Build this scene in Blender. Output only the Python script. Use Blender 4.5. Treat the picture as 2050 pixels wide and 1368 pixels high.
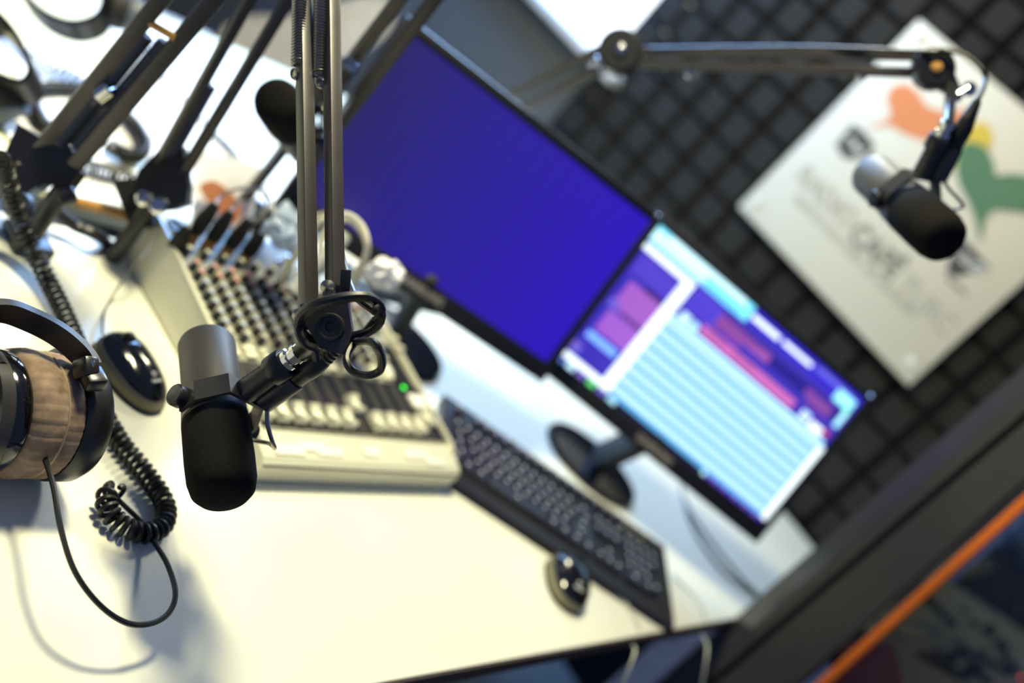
import bpy, bmesh, math, random
from mathutils import Vector, Matrix
V = Vector
PI = math.pi
random.seed(7)
for o in list(bpy.data.objects): bpy.data.objects.remove(o)
S = bpy.context.scene
COL = S.collection

# ------------------------------------------------------------------ camera
CAM = V((0, 0, 1.481)); PITCH = 0.33273; ROLL = 0.74811; YAW = 0.51434; FPX = 2300.0
_rz = Matrix.Rotation(YAW, 3, 'Z')
FWD = _rz @ V((0, math.cos(PITCH), -math.sin(PITCH)))
_hr = _rz @ V((1, 0, 0)); _hu = _rz @ V((0, math.sin(PITCH), math.cos(PITCH)))
RIGHT = _hr*math.cos(ROLL) + _hu*math.sin(ROLL)
UP = _hu*math.cos(ROLL) - _hr*math.sin(ROLL)
cd = bpy.data.cameras.new('camera'); cam = bpy.data.objects.new('camera', cd); COL.objects.link(cam)
M = Matrix((RIGHT, UP, -FWD)).transposed().to_4x4(); M.translation = CAM
cam.matrix_world = M
cd.sensor_width = 36; cd.lens = FPX*36/2050; cd.clip_start = .02; cd.clip_end = 60
cd.dof.use_dof = True; cd.dof.focus_distance = 1.03; cd.dof.aperture_fstop = cd.lens/21.5
S.camera = cam
S.view_settings.view_transform = 'Standard'; S.view_settings.look = 'None'
S.view_settings.gamma = 1; S.view_settings.exposure = 0.0; S.view_settings.use_curve_mapping = False
S.cycles.use_denoising = True

# ------------------------------------------------------------------ world and lamps
w = bpy.data.worlds.new('world'); S.world = w; w.use_nodes = True
bg = w.node_tree.nodes['Background']; bg.inputs[0].default_value = (.34, .50, 1, 1); bg.inputs[1].default_value = .25
def area(name, loc, target, size, power, color):
    l = bpy.data.lights.new(name, 'AREA'); l.shape = 'RECTANGLE'; l.size, l.size_y = size; l.energy = power; l.color = color
    o = bpy.data.objects.new(name, l); COL.objects.link(o); o.location = loc
    o.rotation_euler = (V(target)-V(loc)).to_track_quat('-Z', 'Y').to_euler(); return o
area('ceiling_lamp', (-1.25, .75, 2.5), (-1.0, 1.0, .74), (.30, .30), 56, (1, .93, .60))
area('ceiling_lamp', (-1.75, 2.3, 2.25), (-.7, 1.3, .74), (.30, .30), 16, (1, .94, .64))
area('window_daylight', (-2.35, 2.52, 1.75), (-1.2, 1.4, .6), (1.0, 1.1), 120, (.24, .50, 1))
area('gear_fill_light', (.35, 2.35, 2.4), (.0, 2.5, 1.0), (.3, .3), 11, (1, .95, .75))  # unseen lamp, added to brighten the gear beyond the booth glass

# ------------------------------------------------------------------ helpers
def P(x, y, d):
    return CAM + d*(FWD + ((x-1025)/FPX)*RIGHT - ((y-684)/FPX)*UP)
def onz(x, y, z):
    r = P(x, y, 1)-CAM; return CAM + r*((z-CAM.z)/r.z)
def ony(x, y, yy):
    r = P(x, y, 1)-CAM; return CAM + r*(yy/r.y)
def lin(c): return tuple(((v/255)/12.92 if v/255 <= .04045 else ((v/255+.055)/1.055)**2.4) for v in c)

MATS = {}
def mat(name, rgb, rough=.5, metal=0, var=.12, scale=40, bump=0, spec=.5, coat=0, emit=0, bscale=None, linear=False):
    m = bpy.data.materials.new(name); m.use_nodes = True; nt = m.node_tree; b = nt.nodes['Principled BSDF']
    c = rgb if linear else lin(rgb)
    b.inputs['Roughness'].default_value = rough; b.inputs['Metallic'].default_value = metal
    b.inputs['Specular IOR Level'].default_value = spec; b.inputs['Coat Weight'].default_value = coat
    tc = nt.nodes.new('ShaderNodeTexCoord'); n = nt.nodes.new('ShaderNodeTexNoise'); n.inputs['Scale'].default_value = scale; n.inputs['Detail'].default_value = 4
    nt.links.new(tc.outputs['Object'], n.inputs['Vector'])
    r = nt.nodes.new('ShaderNodeValToRGB'); r.color_ramp.elements[0].position = .3; r.color_ramp.elements[1].position = .7
    r.color_ramp.elements[0].color = tuple(x*(1-var) for x in c)+(1,); r.color_ramp.elements[1].color = tuple(min(1, x*(1+var)) for x in c)+(1,)
    nt.links.new(n.outputs['Fac'], r.inputs['Fac']); nt.links.new(r.outputs['Color'], b.inputs['Base Color'])
    if bump:
        n2 = nt.nodes.new('ShaderNodeTexNoise'); n2.inputs['Scale'].default_value = bscale or scale*6; nt.links.new(tc.outputs['Object'], n2.inputs['Vector'])
        bp = nt.nodes.new('ShaderNodeBump'); bp.inputs['Strength'].default_value = bump; bp.inputs['Distance'].default_value = .002
        nt.links.new(n2.outputs['Fac'], bp.inputs['Height']); nt.links.new(bp.outputs['Normal'], b.inputs['Normal'])
    if emit:
        b.inputs['Emission Color'].default_value = c+(1,); b.inputs['Emission Strength'].default_value = emit
    MATS[name] = m; return m

mat('desk white', (244, 243, 226), .28, var=.015, scale=8)
mat('edge band', (74, 62, 54), .6)
mat('table cream', (246, 240, 205), .4, var=.02, scale=6)
mat('paper', (250, 250, 252), .8, var=.01)
mat('black metal', (38, 37, 38), .38, metal=0, var=.15, bump=.05)
mat('boom metal', (66, 63, 62), .38, metal=.4, var=.1)
mat('black plastic', (24, 24, 26), .32, var=.15)
mat('gloss black', (14, 14, 16), .12, var=.1, coat=.4)
mat('stand black', (14, 16, 24), .16, var=.1, spec=.35)
mat('matte black', (20, 20, 22), .7, var=.15)
mat('rubber', (18, 18, 20), .42, var=.1)
mat('mic grey', (84, 81, 75), .52, metal=.2, var=.06, bump=.05, bscale=900)
mat('mic plate', (70, 68, 66), .34, metal=.5, var=.06)
mat('mic foam', (25, 24, 23), .95, var=.25, scale=500, bump=.18, bscale=1600, spec=.12)
mat('chrome', (205, 205, 205), .12, metal=1, var=.03)
mat('steel', (150, 145, 135), .3, metal=1, var=.08)
mat('spring steel', (120, 118, 116), .28, metal=.9, var=.1)
mat('brass', (190, 142, 78), .65, spec=.2, metal=0, var=.1)
mat('mixer white', (226, 224, 200), .42, var=.02, scale=15)
mat('mixer panel', (160, 158, 138), .5, var=.06)
mat('fader black', (26, 26, 26), .5, var=.2)
mat('fader slot', (120, 118, 110), .5)
mat('knob', (52, 54, 54), .5)
mat('cap white', (235, 232, 205), .25)
mat('cap red', (236, 176, 168), .3)
mat('cap blue', (196, 208, 226), .3)
mat('cap grey', (215, 214, 200), .3)
mat('cream button', (244, 240, 212), .4)
mat('label paper', (250, 248, 236), .8, var=.02)
mat('green light', (40, 230, 60), .4, emit=3)
mat('red light', (255, 60, 70), .4, emit=4)
mat('bezel', (22, 21, 24), .45, var=.1)
mat('bezel text', (150, 145, 140), .5)
mat('key', (46, 46, 60), .28)
mat('key base', (34, 33, 36), .45)
mat('key print', (225, 225, 235), .5)
mat('mouse side', (96, 97, 92), .45)
mat('mouse skirt', (128, 120, 88), .5)
mat('print white', (235, 235, 235), .5)
mat('velour', (140, 119, 101), .95, var=.35, scale=60, bump=.25, bscale=1400, spec=.1)
mat('seam', (196, 178, 140), .8)
mat('white cable', (228, 222, 200), .45)
mat('grey cable', (120, 122, 118), .5)
mat('pale cable', (196, 200, 190), .5)
mat('foam', (44, 43, 43), .95, var=.2, scale=120, bump=.6, bscale=500, spec=.1)
mat('foam gap', (34, 33, 37), .95, var=.2, scale=120, spec=.1)
mat('plaster grey', (84, 84, 82), .8, var=.05, scale=4)
mat('plaster white', (200, 200, 202), .8, var=.03, scale=4)
mat('floor', (120, 118, 118), .6, var=.12, scale=9)
mat('frame grey', (58, 57, 57), .42, var=.08)
mat('moulding', (58, 57, 60), .22, var=.05, coat=.3)
mat('orange rubber', (226, 112, 26), .55, var=.04)
mat('poster', (200, 196, 184), .6, var=.012, scale=3)
mat('ink orange', (206, 128, 84), .7, var=.03)
mat('ink yellow', (198, 172, 58), .7, var=.03)
mat('ink green', (72, 112, 82), .7, var=.03)
mat('ink dark', (62, 60, 62), .7, var=.03)
mat('ink grey', (118, 116, 112), .7, var=.03)
mat('ink pale', (158, 156, 150), .7, var=.03)
mat('ink white', (225, 224, 220), .7)
mat('pin', (214, 214, 208), .2)
mat('chair grey', (186, 182, 180), .7)
mat('chair rim', (36, 44, 66), .4)
mat('leg grey', (226, 228, 234), .4)
mat('rack olive', (104, 104, 90), .5)
mat('rack dark', (44, 44, 48), .5)
mat('maroon', (86, 12, 52), .7)
mat('blue grey', (86, 94, 106), .5)
mat('tower grey', (215, 215, 226), .5)
mat('cardboard', (176, 138, 112), .8)

def glass(name, tint, alpha):
    m = bpy.data.materials.new(name); m.use_nodes = True; nt = m.node_tree; nt.nodes.remove(nt.nodes['Principled BSDF'])
    out = [n for n in nt.nodes if n.type == 'OUTPUT_MATERIAL'][0]
    t = nt.nodes.new('ShaderNodeBsdfTransparent'); t.inputs[0].default_value = tint+(1,)
    g = nt.nodes.new('ShaderNodeBsdfGlossy'); g.inputs['Roughness'].default_value = .03
    f = nt.nodes.new('ShaderNodeFresnel'); f.inputs[0].default_value = alpha
    mx = nt.nodes.new('ShaderNodeMixShader'); nt.links.new(f.outputs[0], mx.inputs[0]); nt.links.new(t.outputs[0], mx.inputs[1]); nt.links.new(g.outputs[0], mx.inputs[2])
    nt.links.new(mx.outputs[0], out.inputs[0]); MATS[name] = m
glass('window glass', (.75, .78, .8), 1.45)
m = bpy.data.materials.new('clear wrap'); m.use_nodes = True; b = m.node_tree.nodes['Principled BSDF']
b.inputs['Base Color'].default_value = (.62, .75, .95, 1); b.inputs['Roughness'].default_value = .12; b.inputs['Transmission Weight'].default_value = .5
_n = m.node_tree.nodes.new('ShaderNodeTexNoise'); _n.inputs['Scale'].default_value = 60
_b = m.node_tree.nodes.new('ShaderNodeBump'); _b.inputs['Strength'].default_value = .8; m.node_tree.links.new(_n.outputs['Fac'], _b.inputs['Height']); m.node_tree.links.new(_b.outputs['Normal'], b.inputs['Normal'])
MATS['clear wrap'] = m

def emitter(name, c0, c1, axis, lo, hi, strength):
    """a lit surface whose own brightness drifts from c0 to c1 along one object axis"""
    m = bpy.data.materials.new(name); m.use_nodes = True; nt = m.node_tree; b = nt.nodes['Principled BSDF']
    b.inputs['Base Color'].default_value = (.01, .01, .015, 1); b.inputs['Roughness'].default_value = .25
    tc = nt.nodes.new('ShaderNodeTexCoord'); sp = nt.nodes.new('ShaderNodeSeparateXYZ'); nt.links.new(tc.outputs['Object'], sp.inputs[0])
    mr = nt.nodes.new('ShaderNodeMapRange'); mr.inputs[1].default_value = lo; mr.inputs[2].default_value = hi
    nt.links.new(sp.outputs[axis], mr.inputs[0])
    mx = nt.nodes.new('ShaderNodeMix'); mx.data_type = 'RGBA'; nt.links.new(mr.outputs[0], mx.inputs[0])
    mx.inputs[6].default_value = lin(c0)+(1,); mx.inputs[7].default_value = lin(c1)+(1,)
    nt.links.new(mx.outputs[2], b.inputs['Emission Color']); b.inputs['Emission Strength'].default_value = strength
    MATS[name] = m
emitter('blue screen', (36, 28, 104), (44, 5, 198), 0, -.24, .24, .9)
emitter('window sky', (225, 240, 255), (235, 245, 255), 0, -1, 1, 3.0)
m = bpy.data.materials.new('lit screen'); m.use_nodes = True; nt = m.node_tree; b = nt.nodes['Principled BSDF']
a = nt.nodes.new('ShaderNodeVertexColor'); a.layer_name = 'Col'; nt.links.new(a.outputs[0], b.inputs['Emission Color']); b.inputs['Emission Strength'].default_value = 1.6
b.inputs['Base Color'].default_value = (.01, .01, .015, 1); MATS['lit screen'] = m

class MB:
    """collects shapes and links them as one mesh"""
    def __init__(s, M=None): s.v = []; s.f = []; s.M = M
    def add(s, vs, fs):
        k = len(s.v); s.v += [V(p) for p in vs]; s.f += [[i+k for i in f] for f in fs]; return s
    def box(s, c, size, R=None, bev=0):
        bm = bmesh.new(); bmesh.ops.create_cube(bm, size=1)
        for q in bm.verts: q.co = V((q.co.x*size[0], q.co.y*size[1], q.co.z*size[2]))
        if bev: bmesh.ops.bevel(bm, geom=bm.edges[:], offset=bev, segments=2, affect='EDGES', profile=.5)
        bm.verts.index_update()
        R = R or Matrix.Identity(3); c = V(c)
        s.add([c + R @ q.co for q in bm.verts], [[q.index for q in f.verts] for f in bm.faces]); bm.free(); return s
    def bar(s, p0, p1, w, h, up=(0, 0, 1), bev=0):
        p0, p1 = V(p0), V(p1); z = (p1-p0); L = z.length; z.normalize(); x = V(up).cross(z)
        if x.length < 1e-4: x = V((1, 0, 0)).cross(z)
        x.normalize(); y = z.cross(x)
        return s.box((p0+p1)/2, (w, h, L), Matrix((x, y, z)).transposed(), bev)
    def lathe(s, prof, o=(0, 0, 0), axis=(0, 0, 1), n=24):
        z = V(axis).normalized(); x = V((1, 0, 0)) if abs(z.x) < .8 else V((0, 1, 0)); x = (x - z*x.dot(z)).normalized(); y = z.cross(x); o = V(o)
        vs = []; fs = []
        for r, h in prof:
            for i in range(n):
                t = 2*PI*i/n; vs.append(o + z*h + (x*math.cos(t)+y*math.sin(t))*max(r, 1e-5))
        m = len(prof)
        for j in range(m-1):
            for i in range(n): fs.append([j*n+i, j*n+(i+1) % n, (j+1)*n+(i+1) % n, (j+1)*n+i])
        if prof[0][0] > 1e-4: fs.append(list(range(n))[::-1])
        if prof[-1][0] > 1e-4: fs.append([(m-1)*n+i for i in range(n)])
        return s.add(vs, fs)
    def cyl(s, p0, p1, r0, r1=None, n=16, bev=0):
        p0, p1 = V(p0), V(p1); L = (p1-p0).length; r1 = r0 if r1 is None else r1
        pr = [(r0, 0), (r1, L)] if not bev else [(r0-bev, 0), (r0, bev), (r1, L-bev), (r1-bev, L)]
        return s.lathe(pr, p0, p1-p0, n)
    def tube(s, pts, r, n=8, closed=False):
        pts = [V(p) for p in pts]; N = len(pts); vs = []; fs = []
        T = []
        for i in range(N):
            a = pts[(i-1) % N] if closed or i else pts[0]; b = pts[(i+1) % N] if closed or i < N-1 else pts[-1]
            t = (b-a); T.append(t.normalized() if t.length > 1e-9 else V((0, 0, 1)))
        x = T[0].orthogonal().normalized()
        for i in range(N):
            x = (x - T[i]*x.dot(T[i])); x = x.normalized() if x.length > 1e-6 else T[i].orthogonal().normalized(); y = T[i].cross(x)
            rr = r[i] if isinstance(r, (list, tuple)) else r
            for k in range(n):
                t = 2*PI*k/n; vs.append(pts[i] + (x*math.cos(t)+y*math.sin(t))*rr)
        for i in range(N if closed else N-1):
            j = (i+1) % N
            for k in range(n): fs.append([i*n+k, i*n+(k+1) % n, j*n+(k+1) % n, j*n+k])
        if not closed: fs += [list(range(n))[::-1], [(N-1)*n+k for k in range(n)]]
        return s.add(vs, fs)
    def prism(s, poly, o, u, v, depth):
        """polygon in plane (u, v) at o, thickened by the vector depth"""
        o, u, v, d = V(o), V(u), V(v), V(depth); n = len(poly)
        a = [o+u*p[0]+v*p[1] for p in poly]
        return s.add(a+[p+d for p in a], [list(range(n))[::-1], list(range(n, 2*n))]+[[i, (i+1) % n, n+(i+1) % n, n+i] for i in range(n)])
    def build(s, name, m, parent=None, world=False, smooth=40, origin=None, mesh=None):
        """world: the shapes are in world coordinates and are brought into the parent's frame"""
        me = bpy.data.meshes.new(name); vs = s.v
        if parent is not None and world:
            I = WM[parent.name].inverted(); vs = [I @ p for p in vs]
        o0 = V((0, 0, 0))
        if parent is None:
            o0 = V(origin) if origin is not None else V(((min(p.x for p in vs)+max(p.x for p in vs))/2, (min(p.y for p in vs)+max(p.y for p in vs))/2, min(p.z for p in vs)))
            vs = [p-o0 for p in vs]
        me.from_pydata([tuple(p) for p in vs], [], s.f)
        bm = bmesh.new(); bm.from_mesh(me); bmesh.ops.recalc_face_normals(bm, faces=bm.faces); bm.to_mesh(me); bm.free()
        if smooth:
            me.polygons.foreach_set('use_smooth', [True]*len(me.polygons)); me.set_sharp_from_angle(angle=math.radians(smooth))
        me.materials.append(MATS[m]); o = bpy.data.objects.new(name, me); COL.objects.link(o)
        if parent is not None:
            o.parent = parent; WM[o.name] = WM[parent.name].copy()
        else: o.location = o0; WM[o.name] = Matrix.Translation(o0)
        return o
WM = {}
def tag(o, label=None, cat=None, group=None, kind=None):
    if label: o['label'] = label
    if cat: o['category'] = cat
    if group: o['group'] = group
    if kind: o['kind'] = kind
    return o
def thing(name, label, cat, loc=(0, 0, 0), M=None, group=None):
    o = bpy.data.objects.new(name, None); COL.objects.link(o); o.empty_display_size = .05
    M = M or Matrix.Translation(V(loc)); o.matrix_world = M; WM[o.name] = M.copy()
    return tag(o, label, cat, group)
def frame(o, x, y, z):
    m = Matrix((V(x), V(y), V(z))).transposed().to_4x4(); m.translation = V(o); return m
def smooth_path(pts, k=8, closed=False):
    pts = [V(p) for p in pts]; out = []; N = len(pts)
    for i in range(N if closed else N-1):
        if closed: a, b, c, d = pts[(i-1) % N], pts[i], pts[(i+1) % N], pts[(i+2) % N]
        else: a, b, c, d = pts[max(i-1, 0)], pts[i], pts[i+1], pts[min(i+2, N-1)]
        for j in range(k):
            t = j/k; out.append(.5*((2*b)+(c-a)*t+(2*a-5*b+4*c-d)*t*t+(3*b-a-3*c+d)*t**3))
    if not closed: out.append(pts[-1])
    return out
def helix(path, R, r, turns, per=14, n=6):
    """a coiled lead along a path"""
    L = [0]
    for a, b in zip(path, path[1:]): L.append(L[-1]+(b-a).length)
    tot = L[-1]; N = int(turns*per); pts = []; k = 0; x = None
    for i in range(N+1):
        s = tot*i/N
        while k < len(L)-2 and L[k+1] < s: k += 1
        f = (s-L[k])/max(L[k+1]-L[k], 1e-9); p = path[k].lerp(path[k+1], f); t = (path[k+1]-path[k]).normalized()
        if k+2 < len(path): t = (t*(1-f)+(path[k+2]-path[k+1]).normalized()*f).normalized()
        x = (t.orthogonal() if x is None else x - t*x.dot(t)).normalized(); y = t.cross(x); a = 2*PI*turns*i/N
        pts.append(p+(x*math.cos(a)+y*math.sin(a))*R)
    return MB().tube(pts, r, n)
DZ = .74   # desk top

# ================================================================== setting
tag(MB().box((-1.6, 1.0, -.01), (6.4, 5.6, .02)).build('floor', 'floor'), kind='structure')
WY = 2.66
wall = tag(MB().box((-1.12, WY+.05, 1.35), (1.55, .1, 2.7)).build('wall_back', 'foam gap'), kind='structure')
# pyramid-cut foam blocks of the studio wall
fb = MB(); a_, b_, d_ = .0465, .036, .024
fb.add([(-a_, 0, -a_), (a_, 0, -a_), (a_, 0, a_), (-a_, 0, a_), (-b_, -d_, -b_), (b_, -d_, -b_), (b_, -d_, b_), (-b_, -d_, b_)], [[4, 5, 6, 7], [0, 1, 5, 4], [1, 2, 6, 5], [2, 3, 7, 6], [3, 0, 4, 7]])
first = None
px_, pz_ = .100, .0965
for i in range(15):
    for k in range(14):
        pos = V((-1.83+i*px_, WY-.005, .735+.0485+k*pz_))
        if first is None:
            first = fb.build('foam_block', 'foam', wall, smooth=0); o = first
        else:
            o = first.copy(); COL.objects.link(o); o.parent = wall
        o.location = pos - wall.location
# plain stretch of the same wall, left of the foam
tag(MB().box((-3.3, WY+.05, .56), (2.8, .1, 1.12)).build('wall_left', 'plaster grey'), kind='structure')
tag(MB().box((-3.3, WY+.05, 2.55), (2.8, .1, .3)).build('trim_1', 'plaster grey'), kind='structure')
# bright window in that wall
wn = tag(MB().box((-2.95, WY-.02, 1.135), (2.32, .10, .03), bev=.004).box((-2.95, WY+.02, 2.40), (2.32, .06, .03)).box((-1.80, WY+.02, 1.765), (.022, .06, 1.25)).build('window_2', 'plaster white'), kind='structure')
MB().box((-2.96, WY+.03, 1.77), (2.3, .008, 1.24)).build('pane', 'window sky', wn, world=True)

# wall return with the booth window on the right
tag(MB().box((-.335, 2.34, 1.35), (.05, .62, 2.7)).build('wall_right', 'plaster grey'), kind='structure')
WF = 1.95
win = tag(MB().prism([(-.378, 0), (-.378, 2.6), (-.352, 2.6), (-.352, 0)], (0, WF, 0), (1, 0, 0), (0, 0, 1), (0, .06, 0)).build('window_1', 'frame grey'), kind='structure')
# chamfered outer moulding, groove, inner board, gasket
ch = MB(); ch.add([(-.387, WF-.010, 0), (-.387, WF-.010, 2.6), (-.352, WF-.022, 2.6), (-.352, WF-.022, 0), (-.352, WF+.03, 2.6), (-.352, WF+.03, 0)], [[0, 3, 2, 1], [3, 5, 4, 2], [0, 1, 4, 5]])
ch.build('outer_moulding', 'moulding', win, world=True, smooth=0)
MB().box((-.3415, WF-.012, 1.3), (.020, .02, 2.6)).build('frame_strip', 'frame grey', win, world=True)
MB().add([(-.321, WF-.02, 0), (-.321, WF-.02, 2.6), (-.321, WF+.03, 0), (-.321, WF+.03, 2.6), (-.207, WF-.02, 0), (-.307, WF-.02, 2.6), (-.207, WF+.03, 0), (-.307, WF+.03, 2.6)],
         [[0, 4, 5, 1], [2, 3, 7, 6], [0, 1, 3, 2], [4, 6, 7, 5]]).build('frame_board', 'frame grey', win, world=True, smooth=0)
MB().box((-.326, WF+.02, 1.3), (.012, .01, 2.6)).build('frame_groove', 'matte black', win, world=True)
g0 = ony(1640, 1368, WF-.02); g1 = ony(2050, 998, WF-.02); dd = (g1-g0)
tag(MB().bar(g0-dd*.9+V((.005, 0, 0)), g0+dd*3.2+V((.005, 0, 0)), .016, .02, (0, 1, 0), bev=.003).build('glazing_gasket', 'orange rubber', win, world=True), label='orange rubber glazing strip')
MB().add([(-.2, WF+.01, 0), (.75, WF+.01, 0), (.75, WF+.01, 2.6), (-.3, WF+.01, 2.6), (-.2, WF+.014, 0), (.75, WF+.014, 0), (.75, WF+.014, 2.6), (-.3, WF+.014, 2.6)],
         [[3, 2, 1, 0], [4, 5, 6, 7], [0, 1, 5, 4], [2, 3, 7, 6]]).build('pane', 'window glass', win, world=True, smooth=0)
tag(MB().box((.35, 3.25, 1.35), (1.4, .08, 2.7)).build('wall_front', 'rack dark'), kind='structure')

# reflection of a console in that glass, modelled as solid gear behind it
def slab(px, d, thick, name, m, parent):
    ps = [P(x, y, dd_) for (x, y), dd_ in zip(px, d)]; n = (ps[1]-ps[0]).cross(ps[3]-ps[0]).normalized()
    if n.dot(FWD) < 0: n = -n
    return MB().add(ps+[p+n*thick for p in ps], [[3, 2, 1, 0], [4, 5, 6, 7], [0, 1, 5, 4], [1, 2, 6, 5], [2, 3, 7, 6], [3, 0, 4, 7]]).build(name, m, parent, world=True, smooth=0)
gear = thing('console_reflection', 'reflection of an olive grey slanted audio console with black knobs, built beyond the booth window glass', 'console', P(1930, 1250, 2.45)*1)
slab([(1760, 1070), (2140, 1325), (2090, 1370), (1700, 1255)], (2.6, 2.6, 2.4, 2.4), .03, 'console_panel', 'rack olive', gear)
slab([(1730, 1268), (2140, 1330), (2140, 1480), (1730, 1480)], (2.4, 2.4, 2.3, 2.3), .03, 'lower_panel', 'rack dark', gear)
for x, y, r in [(2024, 1213, .015), (2050, 1246, .015), (1978, 1260, .012), (2002, 1290, .012), (1946, 1246, .006), (1928, 1305, .014), (1952, 1335, .014), (1928, 1220, .005), (1990, 1195, .008), (1972, 1175, .007), (1942, 1142, .008)]:
    c = P(x, y, 2.38); MB().cyl(c, c-FWD*.025, r, r*.85, 16, .002).build('knob', 'matte black', gear, world=True)
for (x0, y0), (x1, y1) in [((1846, 1190), (1912, 1256)), ((2005, 1310), (2040, 1348)), ((1868, 1298), (1940, 1372)), ((1965, 1350), (1985, 1372))]:
    MB().bar(P(x0, y0, 2.37), P(x1, y1, 2.37), .018, .006, FWD).build('slot_strip', 'matte black', gear, world=True)
MB().lathe([(.001, 0), (.002, .001), (.002, .004), (.001, .005)], P(2043, 1356, 2.34), -FWD, 10).build('indicator_light', 'red light', gear, world=True)
o = MB()
o.cyl(P(2040, 1060, 2.6), P(2080, 1150, 2.6), .055, .045, 20, .02)
tag(o.build('control_room_speaker', 'blue grey'), 'blue grey rounded cabinet beyond the booth glass at the frame edge', 'speaker')
tag(slab([(1690, 1285), (1790, 1290), (1830, 1460), (1640, 1460)], (2.2, 2.2, 2.15, 2.15), .04, 'seat_cushion', 'maroon', None), 'dark maroon cushion low behind the orange window strip', 'cushion')

# ================================================================== desk and tables
dx0, dx1, dy0, dy1 = -1.085, -.383, -.25, 2.60
desk = thing('broadcast_desk', 'long white studio desk with a dark edge, carrying the mixing console', 'desk', ((dx0+dx1)/2, 1.2, 0))
MB().box(((dx0+dx1)/2, (dy0+dy1)/2, DZ-.0125), (dx1-dx0-.004, dy1-dy0, .025), bev=.001).build('desk_top', 'desk white', desk, world=True)
tag(MB().box((dx1-.0005, (dy0+dy1)/2, DZ-.0135), (.003, dy1-dy0, .023)).build('edge_band', 'edge band', desk, world=True), label='dark edge band')
MB().box((dx0+.0005, (dy0+dy1)/2, DZ-.0135), (.003, dy1-dy0, .023)).build('edge_band', 'edge band', desk, world=True)
for x, y in [(-.415, 1.93), (-1.04, 1.93), (-.415, -.1), (-1.04, -.1)]:
    MB().box((x, y, (DZ-.026)/2), (.05, .06, DZ-.026), bev=.004).build('leg', 'leg grey', desk, world=True)
gt = thing('guest_table', 'cream guest table behind the desk, brightly lit and strewn with papers', 'table', (-1.55, 1.2, 0))
MB().box((-1.55, 1.15, DZ-.03), (.76, 2.5, .025), bev=.002).build('table_top', 'table cream', gt, world=True)
for x in (-1.24, -1.86):
    for y in (-.02, 2.3): MB().box((x, y, (DZ-.0435)/2), (.05, .05, DZ-.0435), bev=.004).build('leg', 'leg grey', gt, world=True)
TZ = DZ-.0175
# papers on the guest table
pl = [(345, 130, .4, .30, .21, 'sheet of white paper on the guest table behind the twin spring boom'),
      (205, 215, -.1, .21, .297, 'sheet of white paper by the headphone coil on the guest table'),
      (470, 175, .8, .297, .21, 'sheet of white paper nearest the grey foam microphone on the guest table'),
      (400, 300, .25, .297, .21, 'sheet of white paper between the two boom bases on the guest table'),
      (120, 300, .1, .21, .16, 'small white paper near the table edge below the headphones')]
for i, (x, y, a, w_, h_, lb) in enumerate(pl):
    c = onz(x, y, TZ+.001+.0012*i)
    tag(MB().box(c, (w_, h_, .0008), Matrix.Rotation(a, 3, 'Z')).build('paper_sheet', 'paper'), lb, 'paper', 'papers on the guest table')
# card with orange bird print standing behind the console
ic = thing('printed_card', 'white card with an orange and pink bird print standing behind the console', 'card', onz(445, 440, DZ))
cc = P(440, 398, 1.72)
def disc_pts(px, d): return [P(x, y, d) for x, y in px]
slab([(395, 300), (520, 330), (500, 470), (380, 455)], (1.71, 1.71, 1.70, 1.70), .003, 'card', 'paper', ic)
def blob(px, d, name, m, parent, t=.002):
    ps = smooth_path([P(x, y, d) for x, y in px], 4, True); n = len(ps)
    return MB().add(ps+[p+FWD*t for p in ps], [list(range(n)), list(range(n, 2*n))[::-1]]+[[i, (i+1) % n, n+(i+1) % n, n+i] for i in range(n)]).build(name, m, parent, world=True, smooth=0)
blob([(400, 372), (425, 362), (448, 374), (472, 398), (482, 425), (470, 448), (446, 432), (428, 412), (410, 396)], 1.685, 'bird_print', 'ink orange', ic)

# guest chair beyond the table
chair = thing('guest_chair', 'pale grey chair back with dark blue rim beyond the guest table', 'chair', (-2.2, 2.1, 0))
ps = [(428, 110), (436, 62), (470, 30), (520, 18), (575, 20), (650, 5), (740, -20), (800, 0), (780, 70), (700, 130), (600, 190), (500, 170)]
blob(ps, 2.85, 'backrest', 'chair grey', chair, .03)
MB().tube(smooth_path([P(x, y, 2.84) for x, y in ps], 5, True), .008, 8, True).build('backrest_rim', 'chair rim', chair, world=True)
bp_ = P(620, 110, 2.90); MB().cyl((bp_.x, bp_.y, .05), bp_, .025, .02).build('post', 'matte black', chair, world=True)
MB().lathe([(.24, 0), (.25, .02), (.03, .05)], (bp_.x, bp_.y, 0), (0, 0, 1), 24).build('base', 'matte black', chair, world=True)
MB().box((bp_.x-.2, bp_.y+.05, .46), (.44, .44, .06), bev=.02).build('seat', 'chair grey', chair, world=True)

# ================================================================== poster
pc = V((-.953, 2.590, 1.4394)); pw, ph = .607, .586
poster = thing('sponsor_poster', 'square white poster with bird logo and lettering pinned to the foam wall', 'poster', (pc.x, pc.y, pc.z-ph/2))
MB().box((pc.x, pc.y+.006, pc.z), (pw, .006, ph), bev=.001).build('sheet', 'poster', poster, world=True)
X_, Z_ = V((1, 0, 0)), V((0, 0, 1))
def flat(px, name, m, k=5, y=2.5925, t=.0012):
    q = [ony(x, yy, y) for x, yy in px]
    if k: q = smooth_path(q, k, True)
    n = len(q); return MB().add(q+[p+V((0, t, 0)) for p in q], [list(range(n)), list(range(n, 2*n))[::-1]]+[[i, (i+1) % n, n+(i+1) % n, n+i] for i in range(n)]).build(name, m, poster, world=True, smooth=0)
flat([(1736, 256), (1775, 240), (1782, 225), (1775, 195), (1790, 172), (1818, 170), (1842, 190), (1856, 212), (1900, 225), (1940, 215), (1935, 250), (1905, 285), (1860, 284), (1810, 268), (1780, 252)], 'orange_bird', 'ink orange')
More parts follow.
